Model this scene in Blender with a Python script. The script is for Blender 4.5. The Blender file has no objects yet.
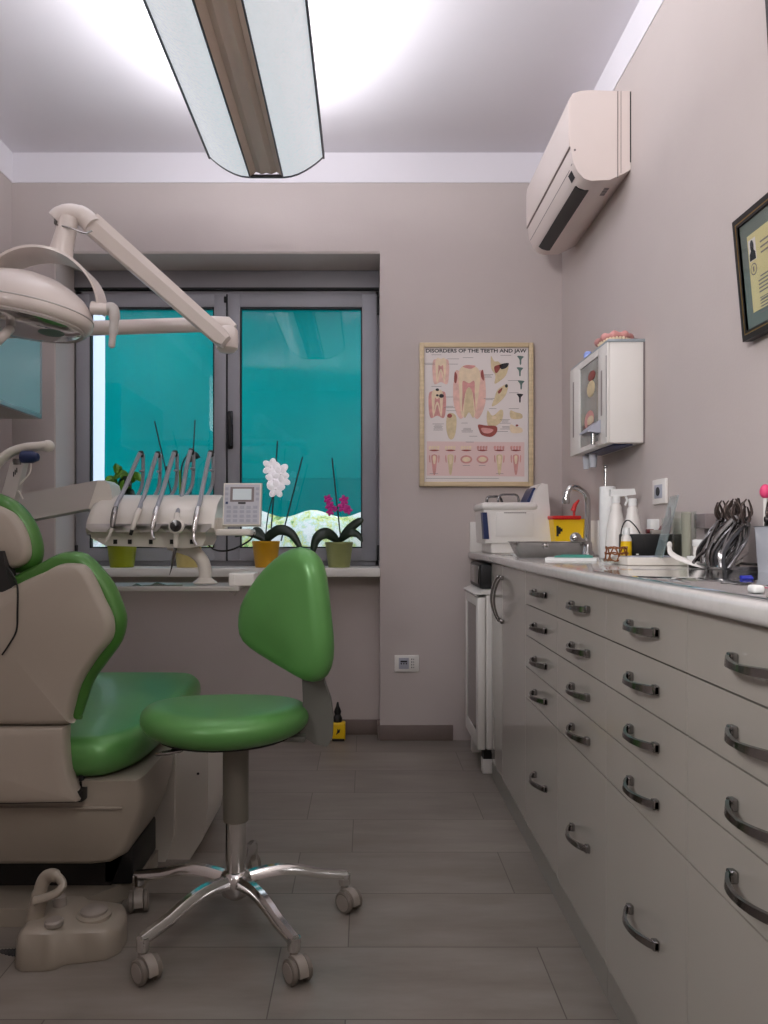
import bpy, bmesh, math, random
from mathutils import Vector, Matrix
random.seed(7)
C = bpy.context.scene.collection
HC = 0.985; F = 770.0; VX = 365.0; VY = 534.0
def at(px, py, d):            # a point of the room read off at depth d
    return Vector(((px-VX)*d/F, d, HC-(py-VY)*d/F))
def zz(py, d): return HC-(py-VY)*d/F
def xx(px, d): return (px-VX)*d/F
def s2l(c):
    return tuple((v/12.92 if v <= 0.04045 else ((v+0.055)/1.055)**2.4) for v in [q/255 for q in c])+(1,)

# ---------------------------------------------------------------- materials
def mat(name, rgb, rough=0.5, metal=0.0, var=0.0, scale=8, bump=0.0, coat=0, emit=0, sub=0, bscale=None, stretch=None):
    m = bpy.data.materials.new(name); m.use_nodes = True
    nt = m.node_tree; b = nt.nodes['Principled BSDF']
    col = s2l(rgb)
    b.inputs['Base Color'].default_value = col
    b.inputs['Roughness'].default_value = rough
    b.inputs['Metallic'].default_value = metal
    if coat: b.inputs['Coat Weight'].default_value = coat; b.inputs['Coat Roughness'].default_value = 0.12
    if emit: b.inputs['Emission Color'].default_value = col; b.inputs['Emission Strength'].default_value = emit
    if var or bump:
        tc = nt.nodes.new('ShaderNodeTexCoord'); mp = nt.nodes.new('ShaderNodeMapping')
        if stretch: mp.inputs['Scale'].default_value = stretch
        nt.links.new(tc.outputs['Object'], mp.inputs[0])
        n = nt.nodes.new('ShaderNodeTexNoise'); n.inputs['Scale'].default_value = scale; n.inputs['Detail'].default_value = 5
        nt.links.new(mp.outputs[0], n.inputs['Vector'])
        if var:
            r = nt.nodes.new('ShaderNodeValToRGB')
            r.color_ramp.elements[0].position = .3; r.color_ramp.elements[1].position = .7
            r.color_ramp.elements[0].color = tuple(max(0, v*(1-var)) for v in col[:3])+(1,)
            r.color_ramp.elements[1].color = tuple(min(1, v*(1+var)) for v in col[:3])+(1,)
            nt.links.new(n.outputs['Fac'], r.inputs[0]); nt.links.new(r.outputs[0], b.inputs['Base Color'])
        if bump:
            n2 = nt.nodes.new('ShaderNodeTexNoise'); n2.inputs['Scale'].default_value = bscale or scale*8
            nt.links.new(mp.outputs[0], n2.inputs['Vector'])
            bp = nt.nodes.new('ShaderNodeBump'); bp.inputs['Strength'].default_value = bump; bp.inputs['Distance'].default_value = .01
            nt.links.new(n2.outputs['Fac'], bp.inputs['Height']); nt.links.new(bp.outputs[0], b.inputs['Normal'])
    return m
def glass(name, rgb, alpha_tint=0.85, rough=0.02, fres=1.5, refl=1.0):
    m = bpy.data.materials.new(name); m.use_nodes = True; nt = m.node_tree
    nt.nodes.clear(); o = nt.nodes.new('ShaderNodeOutputMaterial')
    t = nt.nodes.new('ShaderNodeBsdfTransparent'); t.inputs[0].default_value = tuple(v*alpha_tint for v in s2l(rgb)[:3])+(1,)
    g = nt.nodes.new('ShaderNodeBsdfGlossy'); g.inputs['Roughness'].default_value = rough
    g.inputs['Color'].default_value = (refl, refl, refl, 1)
    f = nt.nodes.new('ShaderNodeFresnel')
    ge = nt.nodes.new('ShaderNodeNewGeometry'); mr = nt.nodes.new('ShaderNodeMapRange')   # same reflectance on both faces of a thin pane
    mr.inputs['To Min'].default_value = fres; mr.inputs['To Max'].default_value = 1/fres
    nt.links.new(ge.outputs['Backfacing'], mr.inputs['Value']); nt.links.new(mr.outputs[0], f.inputs[0])
    mx = nt.nodes.new('ShaderNodeMixShader')
    nt.links.new(f.outputs[0], mx.inputs[0]); nt.links.new(t.outputs[0], mx.inputs[1]); nt.links.new(g.outputs[0], mx.inputs[2])
    nt.links.new(mx.outputs[0], o.inputs[0]); return m
def cloudy(name, rgb, opac=0.4):
    m = bpy.data.materials.new(name); m.use_nodes = True; nt = m.node_tree
    b = nt.nodes['Principled BSDF']; b.inputs['Base Color'].default_value = s2l(rgb); b.inputs['Roughness'].default_value = .15
    b.inputs['Alpha'].default_value = opac; return m

M = {}
M['wall'] = mat('wall_paint', (190, 180, 176), .85, var=.03, scale=2.5, bump=.05, bscale=120)
M['white_paint'] = mat('white_ceiling_paint', (226, 223, 228), .9, var=.02, scale=2, bump=.03, bscale=90)
M['reveal'] = mat('reveal_paint', (205, 196, 190), .8, var=.03, scale=3)
M['base_tile'] = mat('baseboard_tile', (118, 104, 98), .5, var=.1, scale=6)
M['frame_grey'] = mat('window_grey', (152, 152, 158), .4, 0, var=.04, scale=3)
M['gasket'] = mat('black_gasket', (16, 18, 20), .6)
M['black'] = mat('black_plastic', (14, 14, 15), .45, var=.1, scale=20)
M['dark'] = mat('dark_rubber', (34, 32, 31), .7, var=.1, scale=15)
M['cream'] = mat('cream_plastic', (166, 156, 143), .42, var=.03, scale=4, coat=.1)
M['cream_dark'] = mat('cream_housing', (154, 145, 132), .35, var=.03, scale=4, coat=.15)
M['unit_white'] = mat('unit_white_plastic', (224, 219, 210), .3, var=.02, scale=5, coat=.2)
M['lamp_white'] = mat('lamp_white_plastic', (222, 212, 206), .3, var=.02, scale=5, coat=.25)
M['arm_grey'] = mat('arm_grey_plastic', (190, 184, 180), .38, var=.02, scale=5, coat=.1)
M['white'] = mat('white_plastic', (228, 225, 220), .35, var=.015, scale=6)
M['ac_white'] = mat('aircon_white_plastic', (222, 210, 204), .4, var=.015, scale=6)
M['lacquer'] = mat('gloss_lacquer', (170, 165, 156), .14, var=.012, scale=3, coat=.5)
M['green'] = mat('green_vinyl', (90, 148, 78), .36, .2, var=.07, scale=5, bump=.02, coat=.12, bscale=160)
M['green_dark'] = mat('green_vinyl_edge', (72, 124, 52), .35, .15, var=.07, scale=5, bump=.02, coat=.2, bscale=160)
M['chrome'] = mat('chrome', (216, 215, 214), .12, 1.0)
M['dark_chrome'] = mat('dark_chrome', (148, 146, 145), .18, 1.0)
M['steel'] = mat('brushed_steel', (176, 174, 170), .25, 1.0, var=.05, scale=30)
M['sleeve'] = mat('grey_sleeve', (112, 108, 98), .5, var=.03, scale=10)
M['bracket'] = mat('grey_bracket', (96, 96, 90), .5, var=.03, scale=10)
M['castergrey'] = mat('caster_grey', (150, 142, 134), .45, var=.03, scale=12)
M['wheel'] = mat('wheel_grey', (116, 108, 100), .5, var=.03, scale=12)
M['worktop'] = mat('worktop_laminate', (206, 203, 200), .16, var=.05, scale=60, coat=.5)
M['navy'] = mat('navy_plastic', (34, 48, 92), .35, var=.05, scale=12)
M['screen'] = mat('lcd_screen', (196, 206, 210), .25, emit=.12)
M['keys'] = mat('key_grey', (168, 170, 182), .5)
M['panelgrey'] = mat('panel_face_grey', (190, 190, 198), .45)
M['wood'] = mat('pale_wood', (206, 186, 150), .45, var=.12, scale=6, stretch=(1, 1, 12))
M['paper'] = mat('poster_paper', (226, 218, 215), .55, var=.015, scale=6)
M['pinkpaper'] = mat('poster_pink', (222, 194, 190), .55)
M['gum'] = mat('gum_pink', (205, 146, 140), .5, var=.15, scale=40)
M['gum_light'] = mat('gum_light_pink', (224, 182, 170), .5, var=.12, scale=40)
M['toothcol'] = mat('tooth_ivory', (226, 206, 176), .5, var=.08, scale=40)
M['bone'] = mat('bone_yellow', (208, 190, 152), .5, var=.12, scale=50)
M['redbrown'] = mat('red_brown', (140, 66, 58), .5, var=.25, scale=60)
M['ink'] = mat('print_ink', (32, 32, 36), .6)
M['inkgrey'] = mat('print_grey', (126, 116, 116), .6)
M['inkgreen'] = mat('print_green_grey', (92, 116, 108), .6)
M['yellow'] = mat('yellow_plastic', (238, 196, 10), .4, var=.04, scale=10)
M['yellowpot'] = mat('yellow_glaze', (206, 154, 8), .35, var=.06, scale=10)
M['limepot'] = mat('lime_glaze', (146, 158, 14), .4, var=.06, scale=10)
M['sagepot'] = mat('sage_glaze', (142, 148, 92), .4, var=.06, scale=10)
M['creampot'] = mat('cream_glaze', (196, 180, 112), .4, var=.06, scale=10)
M['leaf'] = mat('orchid_leaf', (28, 44, 30), .35, var=.25, scale=14)
M['leafbright'] = mat('bright_leaf', (88, 138, 30), .4, var=.35, scale=14)
M['soil'] = mat('bark_soil', (60, 44, 30), .9, var=.4, scale=60, bump=.5)
M['stick'] = mat('dark_stick', (40, 44, 42), .6, var=.2, scale=30)
M['petal'] = mat('white_petal', (244, 240, 244), .5, emit=.25)  # petals given a faint glow of their own to look lit
M['petalp'] = mat('magenta_petal', (172, 24, 120), .5, var=.2, scale=30, emit=.15)  # same added glow, weaker
M['red'] = mat('red_plastic', (206, 34, 30), .4)
M['maroon'] = mat('maroon_plastic', (96, 34, 38), .4, var=.1, scale=30)
M['teal_pad'] = mat('teal_gauze', (70, 146, 132), .7, var=.2, scale=40)
M['orange_wire'] = mat('copper_wire', (150, 92, 52), .35, .7, var=.2, scale=50)
M['blue'] = mat('blue_plastic', (40, 52, 170), .35)
M['lightblue'] = mat('light_blue_plastic', (138, 158, 220), .4)
M['parchment'] = mat('parchment', (214, 200, 150), .7, var=.06, scale=8)
M['matboard'] = mat('grey_green_mat', (110, 116, 112), .8, var=.03, scale=8)
M['frameblack'] = mat('black_lacquer_frame', (26, 19, 16), .5, coat=0, var=.2, scale=20)
M['gold'] = mat('gold_fillet', (150, 118, 62), .35, .8)
M['cloudglass'] = cloudy('cloudy_plastic', (214, 218, 226), .9)
M['glass_clear'] = glass('clear_glass', (251, 253, 251), 1.0, .03, 1.3, .8)
M['plinth'] = mat('plinth_laminate', (140, 137, 129), .4)
M['dispwin'] = mat('dispenser_window', (118, 128, 124), .1, coat=.4, var=.3, scale=12)
M['acrylic'] = cloudy('acrylic', (150, 172, 174), .42)
M['cassette'] = mat('cassette_grey', (90, 100, 104), .5)
M['hose'] = mat('hose_grey', (150, 153, 160), .4)
M['pane'] = glass('window_glass', (239, 241, 243), 1.0, .01, 1.45, .9)
M['picglass'] = glass('picture_glass', (252, 253, 252), 1.0, .03, 1.25, .7)
M['tint'] = glass('tinted_acrylic', (238, 244, 244), .98, .05, 1.35, .8)
M['amberfluid'] = cloudy('pale_amber', (206, 202, 188), .5)
M['viewer'] = mat('glowing_door_glass', (112, 134, 138), .12, 0, coat=.4, emit=.28)  # glow added to the cabinet door glass to brighten it
M['viewer_frame'] = mat('viewer_frame', (160, 170, 176), .3, .3)
M['pink'] = mat('hot_pink', (226, 70, 120), .5)
M['rust'] = mat('aged_steel', (74, 64, 60), .35, .8, var=.3, scale=50)
M['gunmetal'] = mat('gunmetal', (120, 118, 118), .24, 1.0, var=.15, scale=40)
M['acshadow'] = mat('aircon_seam', (128, 116, 112), .6)
M['smoke'] = mat('dark_glass', (24, 24, 26), .08, coat=.5)
M['wrapper'] = mat('white_wrapper', (232, 234, 232), .5, var=.05, scale=30)
M['channel'] = mat('fixture_channel', (222, 203, 186), .5, 0, var=.04, scale=4)
M['fixture_edge'] = mat('fixture_edge_grey', (78, 78, 84), .4, .3)
# prismatic diffuser
def diffuser():
    m = bpy.data.materials.new('prismatic_diffuser'); m.use_nodes = True; nt = m.node_tree; b = nt.nodes['Principled BSDF']
    b.inputs['Base Color'].default_value = (.55, .56, .57, 1); b.inputs['Roughness'].default_value = .25
    tc = nt.nodes.new('ShaderNodeTexCoord'); ck = nt.nodes.new('ShaderNodeTexVoronoi'); ck.inputs['Scale'].default_value = 85
    nt.links.new(tc.outputs['Object'], ck.inputs[0])
    r = nt.nodes.new('ShaderNodeValToRGB'); r.color_ramp.elements[0].color = (.62, .66, .70, 1); r.color_ramp.elements[1].color = (.50, .53, .56, 1)
    nt.links.new(ck.outputs[0], r.inputs[0]); nt.links.new(r.outputs[0], b.inputs['Emission Color'])
    b.inputs['Emission Strength'].default_value = .9
    bp = nt.nodes.new('ShaderNodeBump'); bp.inputs['Strength'].default_value = .3; bp.inputs['Distance'].default_value = .004
    nt.links.new(ck.outputs[0], bp.inputs['Height']); nt.links.new(bp.outputs[0], b.inputs['Normal'])
    return m
M['diffuser'] = diffuser()
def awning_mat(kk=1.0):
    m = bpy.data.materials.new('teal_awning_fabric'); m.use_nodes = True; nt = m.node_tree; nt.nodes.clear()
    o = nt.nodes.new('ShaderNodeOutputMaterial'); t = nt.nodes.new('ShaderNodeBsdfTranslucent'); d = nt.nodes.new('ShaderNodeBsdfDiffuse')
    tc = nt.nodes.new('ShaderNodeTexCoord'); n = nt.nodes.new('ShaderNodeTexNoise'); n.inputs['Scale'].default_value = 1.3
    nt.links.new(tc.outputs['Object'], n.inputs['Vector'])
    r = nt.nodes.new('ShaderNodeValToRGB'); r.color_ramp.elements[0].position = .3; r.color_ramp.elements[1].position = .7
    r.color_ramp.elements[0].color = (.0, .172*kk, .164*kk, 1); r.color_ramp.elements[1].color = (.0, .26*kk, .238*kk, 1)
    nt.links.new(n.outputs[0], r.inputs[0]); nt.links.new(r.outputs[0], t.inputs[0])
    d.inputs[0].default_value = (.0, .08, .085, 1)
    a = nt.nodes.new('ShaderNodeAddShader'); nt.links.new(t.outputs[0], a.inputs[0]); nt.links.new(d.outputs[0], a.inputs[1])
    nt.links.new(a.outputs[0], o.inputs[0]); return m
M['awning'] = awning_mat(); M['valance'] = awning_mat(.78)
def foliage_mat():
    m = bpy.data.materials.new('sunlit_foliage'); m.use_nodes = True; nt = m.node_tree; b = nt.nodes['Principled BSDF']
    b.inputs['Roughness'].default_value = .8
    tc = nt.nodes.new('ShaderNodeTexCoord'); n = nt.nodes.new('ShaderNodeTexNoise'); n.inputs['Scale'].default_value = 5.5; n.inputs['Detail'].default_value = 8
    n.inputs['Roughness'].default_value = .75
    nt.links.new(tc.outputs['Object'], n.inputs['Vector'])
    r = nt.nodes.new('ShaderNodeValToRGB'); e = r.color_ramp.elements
    e[0].position = .34; e[0].color = (.12, .26, .05, 1); e[1].position = .53; e[1].color = (.95, .93, .86, 1)  # overexposed daylight is put into the leaf colours as near-white
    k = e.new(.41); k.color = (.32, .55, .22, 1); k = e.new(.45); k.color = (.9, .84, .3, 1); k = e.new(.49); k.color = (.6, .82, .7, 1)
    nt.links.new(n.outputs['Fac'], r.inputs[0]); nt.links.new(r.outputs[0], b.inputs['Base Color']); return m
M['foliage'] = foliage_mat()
M['outwall'] = mat('white_render', (214, 224, 246), .9, emit=0)
M['outground'] = mat('pale_paving', (226, 222, 214), .9, var=.05, scale=3)

def floor_mat():
    m = bpy.data.materials.new('plank_tile_floor'); m.use_nodes = True; nt = m.node_tree; b = nt.nodes['Principled BSDF']
    N = nt.nodes; L = nt.links
    def math_(op, a, b_=None, clamp=False):
        n = N.new('ShaderNodeMath'); n.operation = op; n.use_clamp = clamp
        for i, v in enumerate((a, b_)):
            if v is None: continue
            if isinstance(v, (int, float)): n.inputs[i].default_value = v
            else: L.new(v, n.inputs[i])
        return n.outputs[0]
    g = N.new('ShaderNodeNewGeometry'); s = N.new('ShaderNodeSeparateXYZ'); L.new(g.outputs['Position'], s.inputs[0])
    x, y = s.outputs[0], s.outputs[1]
    v = math_('DIVIDE', math_('ADD', y, 10.96-1.562), .274)
    row = math_('FLOOR', v); fy = math_('SUBTRACT', v, row)
    odd = math_('MODULO', row, 2.0)
    u = math_('DIVIDE', math_('ADD', math_('ADD', x, 12.2-.41), math_('MULTIPLY', odd, .45)), .61)
    col = math_('FLOOR', u); fx = math_('SUBTRACT', u, col)
    def edge(f, w): return math_('MAXIMUM', math_('LESS_THAN', f, w), math_('GREATER_THAN', f, 1-w))
    gr = math_('MAXIMUM', edge(fy, .005), edge(fx, .0022))
    cb = N.new('ShaderNodeCombineXYZ'); L.new(row, cb.inputs[0]); L.new(col, cb.inputs[1])
    wn = N.new('ShaderNodeTexWhiteNoise'); wn.noise_dimensions = '2D'; L.new(cb.outputs[0], wn.inputs[0])
    mp = N.new('ShaderNodeMapping'); mp.inputs['Scale'].default_value = (1.4, 5.5, 1); L.new(g.outputs['Position'], mp.inputs[0])
    off = N.new('ShaderNodeVectorMath'); off.operation = 'ADD'; L.new(mp.outputs[0], off.inputs[0])
    sc = N.new('ShaderNodeVectorMath'); sc.operation = 'SCALE'; sc.inputs['Scale'].default_value = 20; L.new(wn.outputs['Color'], sc.inputs[0]); L.new(sc.outputs[0], off.inputs[1])
    n = N.new('ShaderNodeTexNoise'); n.inputs['Scale'].default_value = 1.8; n.inputs['Detail'].default_value = 7; n.inputs['Roughness'].default_value = .6; L.new(off.outputs[0], n.inputs['Vector'])
    r = N.new('ShaderNodeValToRGB'); r.color_ramp.elements[0].position = .3; r.color_ramp.elements[1].position = .72
    r.color_ramp.elements[0].color = s2l((112, 104, 96)); r.color_ramp.elements[1].color = s2l((142, 135, 127)); L.new(n.outputs['Fac'], r.inputs[0])
    hv = N.new('ShaderNodeHueSaturation'); L.new(r.outputs[0], hv.inputs['Color']); L.new(math_('ADD', math_('MULTIPLY', wn.outputs['Value'], .16), .92), hv.inputs['Value'])
    mx = N.new('ShaderNodeMix'); mx.data_type = 'RGBA'; L.new(gr, mx.inputs[0]); L.new(hv.outputs[0], mx.inputs[6]); mx.inputs[7].default_value = s2l((84, 76, 70))
    L.new(mx.outputs[2], b.inputs['Base Color'])
    L.new(math_('ADD', math_('MULTIPLY', n.outputs['Fac'], .25), .22), b.inputs['Roughness'])
    return m
M['floor'] = floor_mat()

# ---------------------------------------------------------------- geometry
def catmull(pts, closed=True, n=6):
    P = [Vector(p) for p in pts]; out = []; L = len(P)
    rng = range(L) if closed else range(L-1)
    for i in rng:
        if closed: a, b, c, d = P[i-1], P[i], P[(i+1) % L], P[(i+2) % L]
        else: a, b, c, d = P[max(i-1, 0)], P[i], P[i+1], P[min(i+2, L-1)]
        for k in range(n):
            t = k/n
            out.append(.5*((2*b)+(c-a)*t+(2*a-5*b+4*c-d)*t*t+(3*b-a-3*c+d)*t**3))
    if not closed: out.append(P[-1])
    return out
class MB:
    def __init__(s, m=None): s.v = []; s.f = []; s.mi = []; s.mats = [M[m] if m else None]; s.cur = 0
    def mat(s, name):
        m = M[name]
        if s.mats[0] is None: s.mats[0] = m
        if m not in s.mats: s.mats.append(m)
        s.cur = s.mats.index(m); return s
    def add(s, vs, fs):
        o = len(s.v); s.v += [Vector(v) for v in vs]; s.f += [[i+o for i in f] for f in fs]; s.mi += [s.cur]*len(fs); return s
    def box(s, a, b, r=0.0, seg=2, rot=None, piv=None):
        a = Vector(a); b = Vector(b); lo = Vector([min(a[i], b[i]) for i in range(3)]); hi = Vector([max(a[i], b[i]) for i in range(3)])
        bm = bmesh.new(); bmesh.ops.create_cube(bm, size=1)
        c = (lo+hi)/2; d = hi-lo
        for v in bm.verts: v.co = Vector((v.co.x*d.x, v.co.y*d.y, v.co.z*d.z))
        if r > 0:
            r = min(r, min(d)*.48)
            bmesh.ops.bevel(bm, geom=bm.edges[:], offset=r, segments=seg, profile=.5, affect='EDGES')
        bm.verts.index_update()
        vs = [v.co.copy() for v in bm.verts]
        if rot is not None: vs = [rot @ v for v in vs]
        s.add([v+c for v in vs], [[v.index for v in f.verts] for f in bm.faces]); bm.free(); return s
    def tube(s, pts, r, seg=10, cap=True, flat=None):
        P = [Vector(p) for p in pts]; n = len(P); R = r if isinstance(r, (list, tuple)) else [r]*n
        vs = []; up = None
        for i in range(n):
            t = (P[min(i+1, n-1)]-P[max(i-1, 0)]).normalized()
            if up is None:
                up = Vector((0, 0, 1)) if abs(t.z) < .9 else Vector((0, 1, 0))
            a = t.cross(up)
            if a.length < 1e-5: a = t.cross(Vector((1, 0, 0)))
            a.normalize(); b = a.cross(t).normalized(); up = b
            fa, fb = (1, 1) if not flat else flat
            for k in range(seg):
                an = 2*math.pi*k/seg
                vs.append(P[i]+a*math.cos(an)*R[i]*fa+b*math.sin(an)*R[i]*fb)
        fs = [[i*seg+k, i*seg+(k+1) % seg, (i+1)*seg+(k+1) % seg, (i+1)*seg+k] for i in range(n-1) for k in range(seg)]
        if cap: fs += [[k for k in range(seg)][::-1], [(n-1)*seg+k for k in range(seg)]]
        return s.add(vs, fs)
    def lathe(s, prof, o, ax=(0, 0, 1), seg=24, capends=True):
        ax = Vector(ax).normalized(); t = Vector((1, 0, 0)) if abs(ax.x) < .9 else Vector((0, 1, 0))
        a = ax.cross(t).normalized(); b = ax.cross(a).normalized(); o = Vector(o); vs = []
        for (r, h) in prof:
            for k in range(seg):
                an = 2*math.pi*k/seg; vs.append(o+ax*h+(a*math.cos(an)+b*math.sin(an))*max(r, 1e-5))
        n = len(prof)
        fs = [[i*seg+k, i*seg+(k+1) % seg, (i+1)*seg+(k+1) % seg, (i+1)*seg+k] for i in range(n-1) for k in range(seg)]
        if capends: fs += [list(range(seg))[::-1], [(n-1)*seg+k for k in range(seg)]]
        return s.add(vs, fs)
    def prism(s, poly, o, u, v, w):      # polygon in (u,v) pushed along the vector w
        o = Vector(o); u = Vector(u); v = Vector(v); w = Vector(w); n = len(poly)
        vs = [o+u*p[0]+v*p[1] for p in poly]; vs += [q+w for q in vs]
        fs = [list(range(n))[::-1], [n+i for i in range(n)]]+[[i, (i+1) % n, n+(i+1) % n, n+i] for i in range(n)]
        return s.add(vs, fs)
    def flat(s, poly, o, u, v):
        o = Vector(o); u = Vector(u); v = Vector(v)
        return s.add([o+u*p[0]+v*p[1] for p in poly], [list(range(len(poly)))])
    def pillow(s, poly, o, u, v, w, th, rim, crown_f=0.0, crown_b=0.0, smooth=5, steps=5, bend=None):
        # closed rounded cushion: outline in (u,v), thickness th along w (front = -w side)
        P = catmull([(p[0], p[1], 0) for p in poly], True, smooth) if smooth else [Vector((p[0], p[1], 0)) for p in poly]
        cx = sum(p.x for p in P)/len(P); cy = sum(p.y for p in P)/len(P); c = Vector((cx, cy, 0)); n = len(P)
        o = Vector(o); u = Vector(u).normalized(); v = Vector(v).normalized(); w = Vector(w).normalized()
        rings = []
        def ring(inset, sc, h):
            out = []
            for p in P:
                d = p-c; L = d.length; q = c+d*(max(L-inset, .0)/L)*sc
                hh = h(sc) if callable(h) else h
                if bend: hh = hh+bend(q.x, q.y)
                out.append(o+u*q.x+v*q.y+w*hh)
            return out
        for sgn, crown in ((-1, crown_f), (1, crown_b)):
            rr = []
            for k in range(steps+1):
                a = math.pi/2*k/steps
                rr.append((rim*(1-math.cos(a)), 1.0, sgn*th/2*math.sin(a)))
            for sc in (.85, .65, .4, .15):
                rr.append((rim, sc, sgn*(th/2+crown*(1-sc*sc))))
            rings.append(rr)
        seq = rings[0][::-1]+rings[1][1:]
        vs = []
        for (i, sc, h) in seq: vs += ring(i, sc, h)
        k = len(seq)
        fs = [[a*n+i, a*n+(i+1) % n, (a+1)*n+(i+1) % n, (a+1)*n+i] for a in range(k-1) for i in range(n)]
        fs += [list(range(n))[::-1], [(k-1)*n+i for i in range(n)]]
        return s.add(vs, fs)
    def ball(s, c, r, seg=16, rings=10, rot=None):
        c = Vector(c); r = Vector(r) if not isinstance(r, (int, float)) else Vector((r, r, r)); vs = []; fs = []
        for i in range(rings+1):
            th = math.pi*i/rings
            for k in range(seg):
                ph = 2*math.pi*k/seg; q = Vector((math.sin(th)*math.cos(ph)*r.x, math.sin(th)*math.sin(ph)*r.y, math.cos(th)*r.z))
                if rot is not None: q = rot @ q
                vs.append(c+q)
        for i in range(rings):
            for k in range(seg): fs.append([i*seg+k, (i+1)*seg+k, (i+1)*seg+(k+1) % seg, i*seg+(k+1) % seg])
        return s.add(vs, fs)
    def loft(s, secs, cap=True):
        n = len(secs[0]); vs = [Vector(p) for q in secs for p in q]
        fs = [[i*n+k, i*n+(k+1) % n, (i+1)*n+(k+1) % n, (i+1)*n+k] for i in range(len(secs)-1) for k in range(n)]
        if cap: fs += [list(range(n))[::-1], [(len(secs)-1)*n+k for k in range(n)]]
        return s.add(vs, fs)
    def build(s, name, parent=None, sharp=38, origin=None):
        bm = bmesh.new()
        if parent is not None: off = Vector(parent['_w'])
        else:
            lo = [min(v[i] for v in s.v) for i in range(3)]; hi = [max(v[i] for v in s.v) for i in range(3)]
            off = Vector(origin) if origin is not None else Vector(((lo[0]+hi[0])/2, (lo[1]+hi[1])/2, lo[2]))
        vs = [bm.verts.new(v-off) for v in s.v]
        for f, mi in zip(s.f, s.mi):
            try:
                fc = bm.faces.new([vs[i] for i in f]); fc.material_index = mi
            except ValueError: pass
        bmesh.ops.remove_doubles(bm, verts=bm.verts[:], dist=1e-5)
        bmesh.ops.dissolve_degenerate(bm, dist=1e-6, edges=bm.edges[:])
        bmesh.ops.recalc_face_normals(bm, faces=bm.faces[:])
        a = math.radians(sharp)
        for f in bm.faces: f.smooth = True
        for e in bm.edges:
            if len(e.link_faces) == 2 and e.calc_face_angle(0) > a: e.smooth = False
        me = bpy.data.meshes.new(name); bm.to_mesh(me); bm.free()
        for m in s.mats: me.materials.append(m)
        o = bpy.data.objects.new(name, me); C.objects.link(o)
        o['_w'] = tuple(off)
        if parent is not None: o.parent = parent
        else: o.location = off
        ALL.append(o); return o
ALL = []
def tag(o, label=None, cat=None, group=None, kind=None):
    if label: o['label'] = label
    if cat: o['category'] = cat
    if group: o['group'] = group
    if kind: o['kind'] = kind
    return o
def thing(name, loc, label, cat, group=None):
    o = bpy.data.objects.new(name, None); C.objects.link(o); o.location = loc; o['_w'] = tuple(loc); o.empty_display_size = .05
    ALL.append(o); return tag(o, label, cat, group)
def struct(o): o['kind'] = 'structure'; return o
def copy_tree(o, loc, rz=0, label=None):
    r = o.copy(); C.objects.link(r); r.location = loc; r.rotation_euler = (0, 0, rz); ALL.append(r)
    if label: r['label'] = label
    for ch in [c for c in C.objects if c.parent == o]:
        c = ch.copy(); C.objects.link(c); c.parent = r; ALL.append(c)
        for g in [q for q in C.objects if q.parent == ch]:
            d = g.copy(); C.objects.link(d); d.parent = c; ALL.append(d)
    return r
def text_mesh(txt, size, o, u, v, matname, name, parent, width=None, offset=0.0, depth=0.0003, height=None):
    cu = bpy.data.curves.new('t', 'FONT'); cu.body = txt; cu.size = size; cu.offset = offset; cu.extrude = 0; cu.resolution_u = 3
    ob = bpy.data.objects.new('t', cu); C.objects.link(ob); bpy.context.view_layer.update()
    me = bpy.data.meshes.new_from_object(ob.evaluated_get(bpy.context.evaluated_depsgraph_get()))
    vs = [q.co.copy() for q in me.vertices]; fs = [list(p.vertices) for p in me.polygons]
    bpy.data.objects.remove(ob); bpy.data.curves.remove(cu)
    x0 = min(q.x for q in vs); x1 = max(q.x for q in vs); y0 = min(q.y for q in vs); y1 = max(q.y for q in vs)
    kx = width/(x1-x0) if width else 1; ky = height/(y1-y0) if height else kx
    b = MB(matname); u = Vector(u); v = Vector(v); o = Vector(o)
    b.add([o+u*((q.x-x0)*kx)+v*((q.y-y0)*ky) for q in vs], fs)
    bpy.data.meshes.remove(me)
    return b if name is None else b.build(name, parent)
X1 = Vector((1, 0, 0)); Y1 = Vector((0, 1, 0)); Z1 = Vector((0, 0, 1))

# ================================================================ room shell
XL, XR, YB, YF, ZT = -1.687, .9415, 3.68, -1.9, 2.806
ZB = 2.663; WX0, WX1, WZ0, WZ1 = -1.486, .072, .781, 2.333; YW = 3.92; YO = 4.06
struct(MB('floor').box((XL-.1, YF-.1, -.06), (XR+.1, YO, 0)).build('floor'))
struct(MB('white_paint').box((XL-.1, YF-.1, ZT), (XR+.1, YO, ZT+.08)).build('ceiling'))
struct(MB('wall').box((XR, YF-.1, 0), (XR+.1, YO, ZT)).build('wall_right'))
struct(MB('wall').box((XL-.1, YF-.1, 0), (XL, YO, ZT)).build('wall_left'))
struct(MB('wall').box((XL, YF-.1, 0), (XR, YF, ZT)).build('wall_rear'))
b = MB('wall')
b.box((XL, YB, 0), (WX0, YO, ZT)); b.box((WX1, YB, 0), (XR, YO, ZT)); b.box((WX0, YB, WZ1), (WX1, YO, ZT)); b.box((WX0, 3.79, 0), (WX1, YO, WZ0))
struct(b.build('wall_back'))
# pale reveal of the window opening on the left and head
b = MB('reveal').box((WX0, YB+.004, WZ0+.04), (WX0+.006, YW, WZ1)).box((WX0, YB+.004, WZ1-.006), (WX1, YW, WZ1))
struct(b.build('trim_1'))
# white painted upper band
b = MB('white_paint').box((XL, YB-.004, ZB), (XR, YB, ZT)).box((XR-.004, YF, ZB), (XR, YB, ZT)).box((XL, YF, ZB), (XL+.004, YB, ZT))
struct(b.build('trim_2'))
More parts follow.
